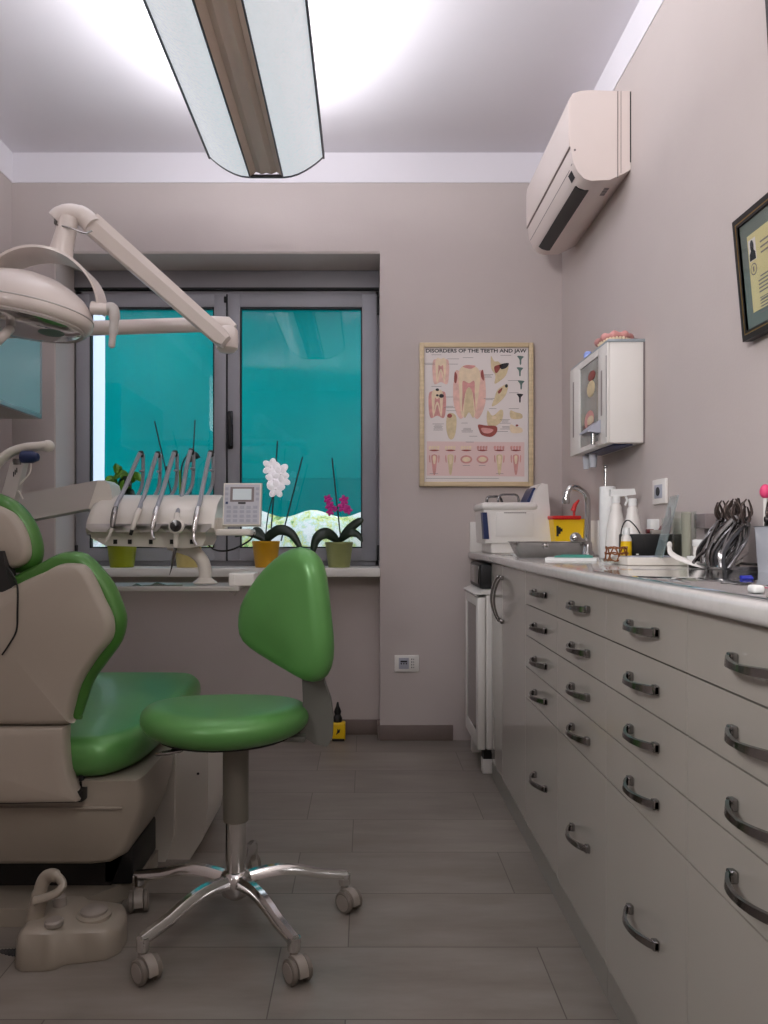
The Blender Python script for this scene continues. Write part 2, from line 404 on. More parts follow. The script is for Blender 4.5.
# tiled baseboards
b = MB('base_tile').box((WX1, YB-.012, 0), (.42, YB, .073), .002); struct(b.build('baseboard_back'))
b = MB('base_tile').box((WX0, 3.778, 0), (WX1, 3.79, .073), .002).box((XL, YB-.012, 0), (WX0, YB, .073), .002).box((WX1-.012, YB, 0), (WX1, 3.79, .073), .001)
struct(b.build('baseboard_niche'))
struct(MB('base_tile').box((XL, YF, 0), (XL+.012, YB, .073), .002).build('baseboard_left'))
# sill
struct(MB('white').box((WX0-.0, 3.655, WZ0), (WX1-.001, YW+.05, WZ0+.041), .004).build('trim_3'))

# ================================================================ window
def yb(a): return a
win = thing('window_1', ((WX0+WX1)/2, YW, .822), None, None); win['kind'] = 'structure'
fx0, fx1, fz0 = WX0+.006, WX1, .822
ft = WZ1-.006
b = MB('frame_grey')
b.box((fx0, YW, zz(288, YW)), (fx1, YO, ft), .004)                       # shutter box
b.build('shutter_box', win)
MB('gasket').box((fx0, YW-.002, zz(289.5, YW)), (fx1, YW+.06, zz(287.5, YW))).build('shadow_gap', win)
fz1 = zz(289.5, YW)
b = MB('frame_grey')
b.box((fx0, YW+.02, fz0), (xx(81, YW), YO, fz1), .004); b.box((xx(375, YW), YW+.02, fz0), (fx1, YO, fz1), .004)
b.box((fx0, YW+.02, fz1-.035), (fx1, YO, fz1), .004); b.box((fx0, YW+.02, fz0), (fx1, YO, fz0+.04), .004)
b.build('window_frame', win)
def sash(x0, x1, gl, gr_):
    zt = zz(294, YW); z0 = zz(561, YW); gt = zz(307, YW); gb = zz(548, YW)
    X0, X1_, GL, GR = xx(x0, YW), xx(x1, YW), xx(gl, YW), xx(gr_, YW)
    b = MB('frame_grey')
    b.box((X0, YW, z0), (GL, YW+.06, zt), .005); b.box((GR, YW, z0), (X1_, YW+.06, zt), .005)
    b.box((GL-.004, YW, gt), (GR+.004, YW+.06, zt), .005); b.box((GL-.004, YW, z0), (GR+.004, YW+.06, gb), .005)
    f = b.build('sash', win)
    g = MB('gasket')
    t = .006
    g.box((GL, YW+.003, gb), (GL+t, YW+.03, gt)); g.box((GR-t, YW+.003, gb), (GR, YW+.03, gt)); g.box((GL, YW+.003, gt-.009), (GR, YW+.03, gt)); g.box((GL, YW+.003, gb), (GR, YW+.03, gb+t))
    g.build('gasket', f)
    MB('pane').box((GL, YW+.028, gb), (GR, YW+.034, gt)).build('pane', f)
    return f
sash(76, 226, 89.5, 214)
sR = sash(227.5, 377, 240, 362)
MB('gasket').box((xx(226.1, YW), YW+.004, zz(561, YW)), (xx(227.4, YW), YW+.05, zz(294, YW))).build('meeting_gap', win)
# handle
hb = MB('black')
hx = xx(231, YW)
hb.box((hx-.016, YW-.012, zz(449, YW)), (hx+.012, YW, zz(424, YW)), .006, 3)
hb.box((hx-.011, YW-.045, zz(447, YW)), (hx+.010, YW-.028, zz(412, YW)), .008, 3)
hb.tube([(hx, YW-.004, zz(418, YW)), (hx, YW-.036, zz(418, YW))], .008)
hb.tube([(hx, YW-.004, zz(436, YW)), (hx, YW-.014, zz(436, YW))], .008)
hb.box((hx-.014, YW-.010, zz(449, YW)), (hx+.010, YW, zz(411, YW)), .005, 3)
hb.build('window_handle', win)
for (px, pa, pb) in ((378.5, 297, 315), (378.5, 545, 560), (77, 545, 562), (225.8, 297, 303)):
    MB('gasket').box((xx(px-1.6, YW), YW-.012, zz(pb, YW)), (xx(px+1.2, YW), YW, zz(pa, YW)), .003).build('hinge', win)

# ================================================================ outdoors
DA = 4.75
b = MB('awning')
def fold(x): return .02*math.sin(x*9)+.012*math.sin(x*23)
xa, xb = xx(104.5, DA), .62
n = 70; cols = []
ztop = zz(306, DA)
for i in range(n+1):
    x = xa+(xb-xa)*i/n
    zb = HC+(534-513.5)*DA/F-.022*math.sin((x-xa)*2*math.pi/.36+1.1)
    rows_ = [(ztop, .03), (zz(308, DA), 0.02), (zz(400, DA), .01), (zz(478, DA), 0), (zz(478.8, DA), .006), (zb, 0.002)]
    cols.append([Vector((x, DA+yy+fold(x)*.12, z)) for z, yy in rows_])
vs = [p for c_ in cols for p in c_]; k = 6
b.add(vs, [[i*k+j, (i+1)*k+j, (i+1)*k+j+1, i*k+j+1] for i in range(n) for j in range(3)])
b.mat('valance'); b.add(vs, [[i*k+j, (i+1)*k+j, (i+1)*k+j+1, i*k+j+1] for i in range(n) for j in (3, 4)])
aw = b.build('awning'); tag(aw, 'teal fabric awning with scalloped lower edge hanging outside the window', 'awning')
MB('cassette').box((xa-.03, DA-.05, ztop-.008), (xb, DA+.12, ztop+.14), .02).build('cassette', aw)
for xq in (xa-.015, xb+.015): MB('frame_grey').box((xq-.012, DA+.09, -.02), (xq+.012, DA+.115, ztop+.05)).build('awning_post', aw)
# bright render wall beside awning, hedge and paving
struct(MB('outwall').box((-3.6, 4.2, 0), (-3.3, 14.0, 4.5)).build('wall_outside'))
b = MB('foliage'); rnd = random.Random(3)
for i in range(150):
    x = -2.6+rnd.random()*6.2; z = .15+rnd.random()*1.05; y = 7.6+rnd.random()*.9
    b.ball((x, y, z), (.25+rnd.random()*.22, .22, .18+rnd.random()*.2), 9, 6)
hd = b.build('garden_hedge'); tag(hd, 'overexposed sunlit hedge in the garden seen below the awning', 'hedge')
struct(MB('outwall').box((.85, 4.10, 0), (.95, 6.6, 4.2)).build('awning_light_blocker'))  # added unseen slab that keeps sky light off the awning's right side
struct(MB('outground').box((-9, 4.06, -.12), (8, 16, -.02)).build('ground_outside'))

# ================================================================ ceiling light
fx = -.405; Y0, Y1_ = 1.45, 3.17; zc = 2.452; ze = 2.535; hw = .233; cw = .0675
def wing_prof(s):   # outer -> channel, lower surface
    return [(fx+s*(hw-(hw-cw)*t), ze-(ze-zc)*math.sin(math.pi/2*t)**.9) for t in [0, .08, .18, .3, .45, .62, .8, 1]]
fl = thing('ceiling_light_fixture', (fx, (Y0+Y1_)/2, ze), 'long suspended ceiling light with two prismatic wings and a grey central channel', 'ceiling light')
for s in (-1, 1):
    p = wing_prof(s)
    P = p+[(x, z+.006) for x, z in p[::-1]]
    MB('diffuser').prism([(q[0], q[1]) for q in P], (0, Y0+.01, 0), X1, Z1, (0, Y1_-Y0-.02, 0)).build('diffuser', fl)
    MB('fixture_edge').box((fx+s*(hw-.002), Y0, ze-.008), (fx+s*(hw+.006), Y1_, ze+.018), .003).build('edge_rail', fl)
    MB('fixture_edge').box((fx+s*cw-.003, Y0, zc-.003), (fx+s*cw+.003, Y1_, zc+.03), .001).build('channel_rail', fl)
ch = [(-cw, 0), (-cw*.62, .022), (-cw*.3, .012), (0, .018), (cw*.3, .012), (cw*.62, .022), (cw, 0), (cw, .04), (-cw, .04)]
MB('channel').prism(ch, (fx, Y0, zc), X1, Z1, (0, Y1_-Y0-.004, 0)).build('central_channel', fl)
for yy in (Y0, Y1_-.008):
    P = wing_prof(-1)+wing_prof(1)[::-1]
    P = [(x, z-.003) for x, z in P]+[(x, z+.010) for x, z in P[::-1]]
    MB('fixture_edge').prism(P, (0, yy, 0), X1, Z1, (0, .008, 0)).build('end_cap', fl)
MB('white').box((fx-hw+.02, Y0+.03, ze+.002), (fx+hw-.02, Y1_-.03, ze+.012)).build('top_tray', fl)
for yy in (1.9, 2.75):
    MB('steel').tube([(fx, yy, ze+.01), (fx, yy, ZT)], .0025, 6).build('suspension_wire', fl)

# ================================================================ air conditioner
y0, y1 = 2.725, 3.45; xf = .7255
prof = [(XR-.001, 2.553), (XR-.06, 2.553), (.80, 2.556), (.76, 2.553), (.7375, 2.545), (.7275, 2.53), (xf, 2.50), (xf, 2.40), (xf+.002, 2.355), (.735, 2.305), (.752, 2.268), (.775, 2.244), (.80, 2.235), (.865, 2.238), (.91, 2.258), (XR-.001, 2.275)]
ac = thing('air_conditioner', (XR-.1, (y0+y1)/2, 2.235), 'cream white wall mounted air conditioner high on the right wall', 'air conditioner')
b = MB('ac_white').prism(prof, (0, y0, 0), X1, Z1, (0, y1-y0, 0)); b.build('housing', ac, sharp=32)
# front panel, slightly proud
fp = [(.7375, 2.548), (.7245, 2.528), (.7215, 2.50), (.7215, 2.40), (.7235, 2.36), (.7265, 2.36), (.7265, 2.5), (.729, 2.527), (.74, 2.543)]
MB('ac_white').prism(fp, (0, y0+.004, 0), X1, Z1, (0, y1-y0-.008, 0)).build('front_panel', ac)
MB('acshadow').box((.7235, y0+.002, 2.352), (.7275, y1-.002, 2.357)).build('panel_seam', ac)
MB('acshadow').box((.893, y0-.0015, 2.245), (.8955, y0+.001, 2.552)).build('side_seam', ac)
MB('acshadow').box((.905, y0-.0015, 2.262), (.9065, y0+.001, 2.552)).build('side_seam', ac)
# air outlet: dark slot on the curved underside
MB('black').prism([(.764, 2.2495), (.779, 2.2385), (.80, 2.2325), (.813, 2.2325), (.813, 2.240), (.79, 2.244), (.77, 2.252)], (0, 2.80, 0), X1, Z1, (0, .59, 0)).build('outlet_slot', ac)
MB('black').prism([(.741, 2.2895), (.754, 2.264), (.756, 2.267), (.744, 2.29)], (0, 2.765, 0), X1, Z1, (0, .045, 0)).build('sensor_window', ac)
MB('acshadow').box((.738, y0+.055, 2.296), (.742, y1-.01, 2.301)).build('flap_seam', ac)
b = MB('inkgrey')
for i, (x, z) in enumerate(((.742, 2.343), )): b.lathe([(.004, 0), (.003, .003)], (x, y0-.003, z), (0, 1, 0), 10)
for j in range(3): b.box((.868, 2.79+j*.022, 2.2372), (.885, 2.806+j*.022, 2.2392))
b.box((.736, y0+.012, 2.300), (.745, y0+.03, 2.318), .001)
b.build('marking', ac)
MB('black').box((XR-.004, y0-.0015, 2.30), (XR-.0005, y0+.03, 2.55)).build('wall_gap', ac)

# ================================================================ poster
D = 3.665
po = thing('framed_poster', at(476, 486, 3.67), 'pale wood framed dental chart titled DISORDERS OF THE TEETH AND JAW on the back wall', 'poster')
a0 = at(419.5, 486.5, D); a1 = at(533, 343, D); fw = .022
yf, ybk = 3.652, 3.679
b = MB('wood')
for (x0, x1, z0, z1) in ((a0.x, a0.x+fw, a0.z, a1.z), (a1.x-fw, a1.x, a0.z, a1.z), (a0.x+fw, a1.x-fw, a1.z-fw, a1.z), (a0.x+fw, a1.x-fw, a0.z, a0.z+fw)):
    b.box((x0, yf, z0), (x1, ybk, z1), .003)
b.build('frame', po)
def pc(cx, cy): return (((410+cx/5.689)-VX)*D/F, HC-((335+cy/5.689)-VY)*D/F)
sheet = MB('paper').box((a0.x+.01, 3.664, a0.z+.01), (a1.x-.01, 3.676, a1.z-.01)).build('printed_sheet', po)
art = MB('pinkpaper')
def patch(pts, m, lay=1, sm=4):
    P = [pc(*p) for p in pts]
    if sm: P = [(q.x, q.y) for q in catmull([(p[0], p[1], 0) for p in P], True, sm)]
    art.mat(m).flat(P, (0, 3.664-.0004*lay, 0), X1, Z1)
def ring_(x, y, rx, ry, m, lay): patch([(x+rx*math.cos(t*math.pi/5), y+ry*math.sin(t*math.pi/5)) for t in range(10)], m, lay, 2)
patch([(95, 605), (650, 610), (650, 805), (95, 800)], 'pinkpaper', 1, 0)
def molar(cx, cy, w, h, gum='gum_light', lay=2, decay=None):
    # gum block, tooth with two roots, pulp
    patch([(cx-.5*w, cy-.35*h), (cx-.3*w, cy-.45*h), (cx+.3*w, cy-.45*h), (cx+.5*w, cy-.35*h), (cx+.52*w, cy+.1*h), (cx+.4*w, cy+.5*h), (cx, cy+.42*h), (cx-.4*w, cy+.5*h), (cx-.52*w, cy+.1*h)], gum, lay)
    patch([(cx-.34*w, cy-.36*h), (cx-.2*w, cy-.5*h), (cx, cy-.45*h), (cx+.2*w, cy-.5*h), (cx+.34*w, cy-.36*h), (cx+.33*w, cy-.1*h), (cx+.3*w, cy+.2*h), (cx+.24*w, cy+.46*h), (cx+.14*w, cy+.3*h), (cx, cy+.02*h), (cx-.14*w, cy+.3*h), (cx-.24*w, cy+.46*h), (cx-.3*w, cy+.2*h), (cx-.33*w, cy-.1*h)], 'toothcol', lay+1)
    patch([(cx-.14*w, cy-.22*h), (cx, cy-.17*h), (cx+.14*w, cy-.22*h), (cx+.16*w, cy-.05*h), (cx+.21*w, cy+.3*h), (cx+.12*w, cy+.05*h), (cx, cy-.08*h), (cx-.12*w, cy+.05*h), (cx-.21*w, cy+.3*h), (cx-.16*w, cy-.05*h)], 'gum', lay+2)
    if decay: 
        for (dx, dy, r) in decay: ring_(cx+dx*w, cy+dy*h, r, r*.8, 'ink', lay+3)
patch([(252, 250), (262, 200), (300, 215), (375, 210), (415, 205), (430, 300), (425, 400), (385, 478), (335, 440), (285, 478), (250, 400), (245, 300)], 'gum_light', 2)
patch([(275, 230), (290, 185), (330, 170), (380, 185), (400, 230), (392, 320), (380, 400), (362, 470), (345, 400), (335, 330), (322, 400), (300, 470), (285, 400), (280, 320)], 'toothcol', 3)
patch([(300, 262), (335, 275), (365, 262), (368, 330), (372, 440), (355, 330), (335, 298), (315, 330), (297, 440), (298, 330)], 'gum', 4)
patch([(316, 330), (335, 300), (354, 330), (362, 470), (335, 440), (308, 470)], 'bone', 5)
patch([(255, 210), (268, 232), (262, 275), (250, 260)], 'redbrown', 5); patch([(402, 215), (415, 200), (420, 258), (406, 245)], 'redbrown', 5)
patch([(300, 180), (325, 172), (372, 176), (350, 192), (322, 190)], 'gum', 5)
molar(175, 205, 90, 150); molar(155, 392, 95, 160, 'gum', 2, [(0, -.5, 10), (.25, -.28, 14), (0, -.3, 8)])
patch([(215, 450), (250, 448), (265, 480), (258, 560), (238, 595), (215, 575), (205, 510)], 'bone', 2); ring_(225, 460, 14, 12, 'redbrown', 3)
patch([(460, 120), (480, 150), (500, 150), (520, 165), (560, 165), (545, 230), (500, 270), (480, 275), (485, 230), (462, 190)], 'bone', 2)
patch([(480, 180), (520, 170), (500, 210), (485, 215)], 'redbrown', 3); patch([(510, 170), (560, 160), (550, 185), (520, 195)], 'ink', 3)
patch([(555, 280), (545, 340), (500, 390), (465, 405), (480, 360), (500, 310)], 'bone', 2); patch([(500, 320), (525, 300), (520, 320), (505, 335)], 'redbrown', 3); ring_(548, 290, 8, 10, 'ink', 3)
patch([(440, 430), (470, 460), (515, 425), (530, 440), (520, 490), (480, 520), (440, 510)], 'bone', 2); ring_(478, 470, 14, 9, 'toothcol', 3)
patch([(388, 510), (430, 515), (490, 520), (492, 555), (460, 580), (410, 570), (392, 540)], 'redbrown', 3); patch([(405, 530), (440, 530), (475, 540), (450, 560), (415, 555)], 'gum', 4)
for (x, y) in ((628, 135), (625, 200), (632, 275), (625, 350)):
    patch([(x-18, y-15), (x+18, y-12), (x+6, y+5), (x+4, y+32), (x-4, y+32), (x-6, y+5)], 'inkgreen' if y < 300 else 'ink', 2)
for y in (450, 530): patch([(570, y-20), (600, y-10), (635, y), (635, y+25), (575, y+25)], 'toothcol' if y > 500 else 'bone', 2)
ring_(608, 515, 8, 6, 'redbrown', 3)
for i, x in enumerate((138, 230, 320, 412, 508, 602)):
    for j in range(4): patch([(x-32+j*16, 635), (x-20+j*16, 632), (x-22+j*16, 652), (x-30+j*16, 652)], 'toothcol' if i < 3 else 'gum', 3)
    art.mat('redbrown'); patch([(x-30, 656), (x, 652), (x+30, 656), (x, 662)], 'redbrown', 4, 3)
    if i in (2, 3):
        ring_(x, 708, 34, 24, 'gum', 2); ring_(x, 708, 24, 14, 'toothcol', 3)
    else:
        patch([(x-18, 690), (x-6, 680), (x+6, 680), (x+18, 690), (x+14, 730), (x+6, 790), (x-6, 790), (x-14, 730)], 'gum' if i in (0, 5) else 'bone', 2)
        patch([(x-8, 690), (x+8, 690), (x+5, 730), (x-5, 730)], 'toothcol', 3)
        patch([(x-30, 690), (x-24, 685), (x-22, 725), (x-28, 720)], 'gum', 2); patch([(x+30, 690), (x+24, 685), (x+22, 725), (x+28, 720)], 'gum', 2)
rn = random.Random(5)
for (x, y, n) in ((150, 112, 1), (330, 128, 1), (545, 115, 1), (115, 160, 2), (440, 225, 3), (220, 352, 1), (150, 292, 1), (160, 505, 6), (310, 500, 1), (325, 530, 4), (470, 418, 1), (450, 360, 2), (540, 480, 4), (545, 520, 3), (525, 548, 1), (340, 608, 1), (590, 258, 1), (590, 328, 1), (590, 418, 1), (225, 405, 2), (235, 430, 1), (245, 135, 1), (240, 165, 1), (360, 575, 1), (135, 788, 1), (510, 788, 1), (320, 742, 1), (410, 742, 1)):
    for k in range(n): 
        w = 18+rn.random()*16
        patch([(x-w, y+k*7), (x+w, y+k*7), (x+w, y+k*7+2.2), (x-w, y+k*7+2.2)], 'inkgrey', 2, 0)
patch([(90, 815), (505, 815), (505, 817), (90, 817)], 'inkgrey', 2, 0)
art.build('illustrations', sheet)
c0 = pc(90, 107); c1 = pc(662, 79)
text_mesh('DISORDERS OF THE TEETH AND JAW', .02, (c0[0], 3.6632, c0[1]), X1, Z1, 'ink', 'title_text', sheet, width=c1[0]-c0[0], height=(c1[1]-c0[1]), offset=.0005)

# ================================================================ wall sockets
so = thing('wall_socket', at(406, 664, 3.679), 'horizontal white power socket low on the back wall right of the window niche', 'socket')
p0 = at(394.5, 671.5, 3.68); p1 = at(419, 655, 3.68)
b = MB('white').box((p0.x, 3.671, p0.z), (p1.x, 3.6799, p1.z), .003); b.build('cover_plate', so)
b = MB('keys').box((p0.x+.02, 3.669, p0.z+.014), (p0.x+.068, 3.6715, p1.z-.012), .002); b.build('socket_insert', so)
b = MB('ink')
for dx in (.032, .044, .056): b.lathe([(.0035, 0), (.0035, .002)], (p0.x+dx, 3.667, (p0.z+p1.z)/2), (0, 1, 0), 10)
b.box((p0.x+.028, 3.668, (p0.z+p1.z)/2+.006), (p0.x+.06, 3.67, (p0.z+p1.z)/2+.014), .001)
for k in range(4): b.box((p0.x+.080, 3.6695, p0.z+.018+k*.013), (p0.x+.084, 3.6712, p0.z+.024+k*.013)); b.box((p0.x+.09, 3.6695, p0.z+.018+k*.013), (p0.x+.0925, 3.6712, p0.z+.024+k*.013))
b.build('holes', so)
so = thing('wall_socket', (XR-.005, 2.41, 1.10), 'square white power socket on the right wall above the spray bottles', 'socket')
d0, d1 = .9415*770/(668.5-365), .9415*770/(655.5-365)
z0, z1 = zz(504, 2.44), zz(479, 2.44)
MB('white').box((XR-.011, d0, z0), (XR-.0005, d1, z1), .003).build('cover_plate', so)
MB('keys').box((XR-.0125, d0+.022, z0+.018), (XR-.010, d1-.022, z1-.018), .002).build('socket_insert', so)
b = MB('ink').lathe([(.014, 0), (.014, .002)], (XR-.0145, (d0+d1)/2, (z0+z1)/2), (1, 0, 0), 16); b.build('socket_well', so)

# ================================================================ diploma frames, leaning off the wall
def leaning_frame(yn, yf_, zb, zt, lean, label, inner=True):
    # lower edge touches the wall, top tips out by lean
    t = thing('framed_diploma', (XR-.012, (yn+yf_)/2, zb), label, 'framed certificate')
    H = zt-zb; v = Vector((-lean/H, 0, 1)).normalized(); n = Vector((-1, 0, -lean/H)).normalized(); u = Vector((0, -1, 0)); W = yf_-yn; H = H/v.z
    o = Vector((XR-.0035, yf_, zb))
    def slab(b, u0, u1, v0, v1, n0, n1): 
        b.prism([(u0, v0), (u1, v0), (u1, v1), (u0, v1)], o+n*n0, u, v, n*(n1-n0))
    fw = .022
    b = MB('frameblack')
    for q in ((0, fw, 0, H), (W-fw, W, 0, H), (fw, W-fw, 0, fw), (fw, W-fw, H-fw, H)): slab(b, *q, 0, .022)
    b.build('frame', t)
    b = MB('gold'); g0, g1 = fw-.009, fw-.006
    for q in ((g0, g1, g0, H-g0), (W-g1, W-g0, g0, H-g0), (g0, W-g0, g0, g1), (g0, W-g0, H-g1, H-g0)): slab(b, *q, .0218, .0226)
    b.build('gold_line', t)
    m = MB('matboard'); slab(m, fw, W-fw, fw, H-fw, .010, .016); mb_ = m.build('mat_board', t)
    p = MB('parchment'); m0 = fw+.030; slab(p, m0, W-m0, m0+.004, H-m0-.004, .0161, .0167); pp = p.build('certificate_paper', t)
    def ink(name, mt, polys, lay=.0114):
        b = MB(mt)
        for P in polys: b.prism([(m0+q[0], q[1]) for q in P], o+n*(lay+.0055), u, v, n*.0002)
        b.build(name, pp)
    def rect(a, b_, c, d): return [(a, c), (b_, c), (b_, d), (a, d)]
    top = H-m0-.004
    ink('portrait_background', 'paper', [rect(.004, .036, top-.062, top-.012)])
    ink('portrait_silhouette', 'ink', [[(.006, top-.061), (.034, top-.061), (.033, top-.045), (.026, top-.038), (.028, top-.026), (.024, top-.016), (.017, top-.014), (.012, top-.02), (.012, top-.032), (.014, top-.038), (.007, top-.046)]], .0118)
    seal = [(.02+.014*math.cos(k*math.pi/10), top-.082+.014*math.sin(k*math.pi/10)) for k in range(20)]
    ink('seal', 'inkgrey', [seal], .0116)
    seal2 = [(.02+.011*math.cos(k*math.pi/10), top-.082+.011*math.sin(k*math.pi/10)) for k in range(20)]
    ink('seal_centre', 'parchment', [seal2], .0119)
    ink('seal_mark', 'inkgrey', [rect(.017, .023, top-.088, top-.076)], .0122)
    lines = []
    rr = random.Random(2); z = top-.03
    for k in range(3): lines.append(rect(.055, .19+rr.random()*.04, z-.004, z)); z -= .012
    z = top-.105
    for k in range(5): lines.append(rect(.035+(.0 if k else .01), .20+rr.random()*.05, z-.0035, z)); z -= .0085
    z -= .006
    for k in range(6): lines.append(rect(.035, .19+rr.random()*.05, z-.0022, z)); z -= .0065
    for k in range(3): lines.append(rect(.04, .07, .075-k*.008, .0775-k*.008))
    ink('text_lines', 'inkgrey', lines)
    g = MB('picglass'); slab(g, fw, W-fw, fw, H-fw, .0190, .0195); g.build('glazing', t)
leaning_frame(1.46, 1.868, 1.452, 1.742, .026, 'black and gold framed diploma with small portrait leaning from the right wall')
leaning_frame(1.36, 1.735, 1.93, 2.42, .028, 'second dark frame cut off at the top right corner of the photo')

# ================================================================ dispenser cabinet on right wall
dy0, dy1, dx = 2.59, 3.055, .814; dz0, dz1 = 1.292, 1.637
dc = thing('dispenser_cabinet', (.88, 2.82, dz0), 'white wall mounted dispenser cabinet with glass front window on the right wall', 'cabinet')
MB('white').box((dx+.008, dy0, dz0), (XR-.0005, dy1, dz1), .004).build('casing', dc)
MB('viewer_frame').box((dx+.004, dy0-.004, dz1-.006), (XR-.0005, dy1+.004, dz1+.004), .001).build('lid', dc)
MB('inkgrey').box((XR-.006, dy0-.003, dz0-.002), (XR-.0008, dy0+.002, dz1)).build('back_gasket', dc)
def fy(px): return dx*F/(px-VX)
b = MB('white')
g0, g1 = fy(598), fy(579.5)   # window span near..far
b.box((dx, dy0, dz0), (dx+.008, g0, dz1-.006), .002); b.box((dx, g1, dz0), (dx+.008, dy1, dz1-.006), .002)
b.box((dx, g0, dz0), (dx+.008, g1, dz0+.018)); b.box((dx, g0, dz1-.03), (dx+.008, g1, dz1-.006))
fr = b.build('front_frame', dc)
MB('smoke').box((dx+.0065, g0, dz0+.018), (dx+.0078, g1, dz1-.03)).build('dark_backing', dc)
b = MB('dispwin').box((dx+.004, g0, dz0+.018), (dx+.006, g1, dz1-.03)); w_ = b.build('window_pane', dc)
b = MB('bone'); b.ball((dx+.003, (g0+g1)/2-.02, 1.51), (.004, .05, .03), 12, 8); b.mat('redbrown').ball((dx+.003, (g0+g1)/2-.03, 1.555), (.003, .045, .018), 10, 6)
b.mat('gum').ball((dx+.003, (g0+g1)/2, 1.40), (.003, .06, .035), 12, 8); b.mat('maroon').ball((dx+.002, (g0+g1)/2-.02, 1.375), (.003, .045, .02), 12, 8)
b.mat('toothcol').ball((dx+.001, (g0+g1)/2-.02, 1.395), (.003, .04, .018), 12, 8)
b.build('contents', dc)
MB('inkgrey').box((dx-.001, fy(574), dz0+.07), (dx+.001, fy(573)+.0, dz1-.06)).build('slot', dc)
MB('inkgrey').box((dx-.001, fy(602.2), dz0+.10), (dx+.001, fy(601), dz1-.09)).build('slot', dc)
MB('inkgrey').box((dx-.001, fy(606.6), dz0+.02), (dx+.001, fy(606.1), dz1-.05)).build('slot', dc)
b = MB('keys'); b.prism([(0, 0), (-.045, .004), (-.045, .010), (0, .045)], (dx, 2.66, 1.335), X1, Z1, (0, .10, 0)); b.build('dispensing_flap', dc)
MB('steel').tube([(dx-.02, 2.68, 1.335), (dx-.02, 2.68, dz0+.004)], .008, 10).build('lever', dc)
MB('navy').box((dx+.03, 2.62, dz0-.006), (XR-.03, 2.96, dz0), .002).build('base_plate', dc)
for yy in (2.90, 2.985):
    MB('cloudglass').lathe([(.016, 0), (.012, -.052)], (dx+.045, yy, dz0-.004), (0, 0, 1), 16).build('cup_holder', dc)
# jaw model on it
jm = thing('dental_jaw_model', (.88, 2.67, dz1+.004), 'pink gummed denture model lying on top of the dispenser cabinet', 'dental model')
b = MB('gum'); b.tube(catmull([(.828, 2.74, 1.662), (.83, 2.68, 1.666), (.85, 2.645, 1.668), (.885, 2.64, 1.668), (.915, 2.665, 1.666), (.918, 2.73, 1.662)], False, 5), [.012+.004*math.sin(i*1.3) for i in range(26)], 10)
b.build('gum', jm)
b = MB('gum_light').box((.832, 2.665, 1.6412), (.912, 2.74, 1.655), .006, 3); b.build('palate_base', jm)
b = MB('toothcol')
for i, p in enumerate(catmull([(.828, 2.72, 1.652), (.832, 2.67, 1.652), (.852, 2.638, 1.652), (.885, 2.634, 1.652), (.914, 2.66, 1.652)], False, 3)): b.ball(p+Vector((-.002, -.004, 0)), (.006, .006, .009), 8, 6)
b.build('teeth', jm)
bc = MB('lightblue').lathe([(.014, 0), (.016, .006), (.016, .022), (.010, .03), (.0, .032)], (.84, 2.90, dz1+.0045), (0, 0, 1), 18).build('bottle_cap'); tag(bc, 'light blue round cap on the far end of the dispenser cabinet', 'cap')

# ================================================================ left wall viewer box
vx = -1.425; vy0, vy1 = 2.45, 3.40
vz0 = zz(419, 3.40); vz1 = zz(334, 3.40)
vb = thing('wall_cabinet', (-1.55, 2.9, vz0), 'wall cabinet with a pale blue glass door at the left edge', 'cabinet')
MB('cream_dark').box((XL+.001, vy0, vz0), (vx-.02, vy1, vz1), .004).build('carcass', vb)
b = MB('viewer_frame')
fr_ = .012
b.box((vx-.02, vy1-fr_, vz0), (vx, vy1, vz1), .002).box((vx-.02, vy0, vz0), (vx, vy0+fr_, vz1), .002).box((vx-.02, vy0, vz0), (vx, vy1, vz0+fr_+.006), .002).box((vx-.02, vy0, vz1-fr_), (vx, vy1, vz1), .002)
dr = b.build('door_frame', vb)
MB('viewer').box((vx-.012, vy0+fr_, vz0+fr_), (vx-.004, vy1-fr_, vz1-fr_)).build('door_glass', dr)

# ================================================================ base cabinets
FX = .5115; ZU = .869
rows = [.069, .467, .565, .665, .7635, ZU-.002]
def handle_h(par, yc, z, L=.145):
    yc -= .021
    b = MB('dark_chrome')
    n = 12; secs = []
    for i in range(n+1):
        t = i/n; s = math.sin(math.pi*t)**.75
        x = FX-.006-.026*s; hgt = .0052+.003*abs(math.cos(math.pi*t)); th = .0035
        y = yc+L*(t-.5)
        secs.append([(x-th, y, z-hgt*.6), (x-th*.6, y, z+hgt*.9), (x+th, y, z+hgt), (x+th, y, z-hgt)])
    b.loft(secs)
    for s in (-1, 1):
        b.box((FX-.012, yc+s*(L/2-.008)-.008, z-.008), (FX, yc+s*(L/2-.008)+.008, z+.010), .003)
    return b.build('handle', par)
hz = [(z+.098*.5) for z in rows[1:5]]
def handle_z(i):
    return {0: .268, 1: .513, 2: .612, 3: .712, 4: .812}[i]
names = ['nearest drawer cabinet partly beyond the right edge of the photo', 'drawer cabinet next to the nearest one under the worktop', 'middle glossy drawer cabinet under the worktop', 'drawer cabinet adjoining the tall cupboard doors']
bounds = [(.813, 1.2225), (1.2235, 1.6335), (1.6345, 2.0435), (2.0445, 2.454)]
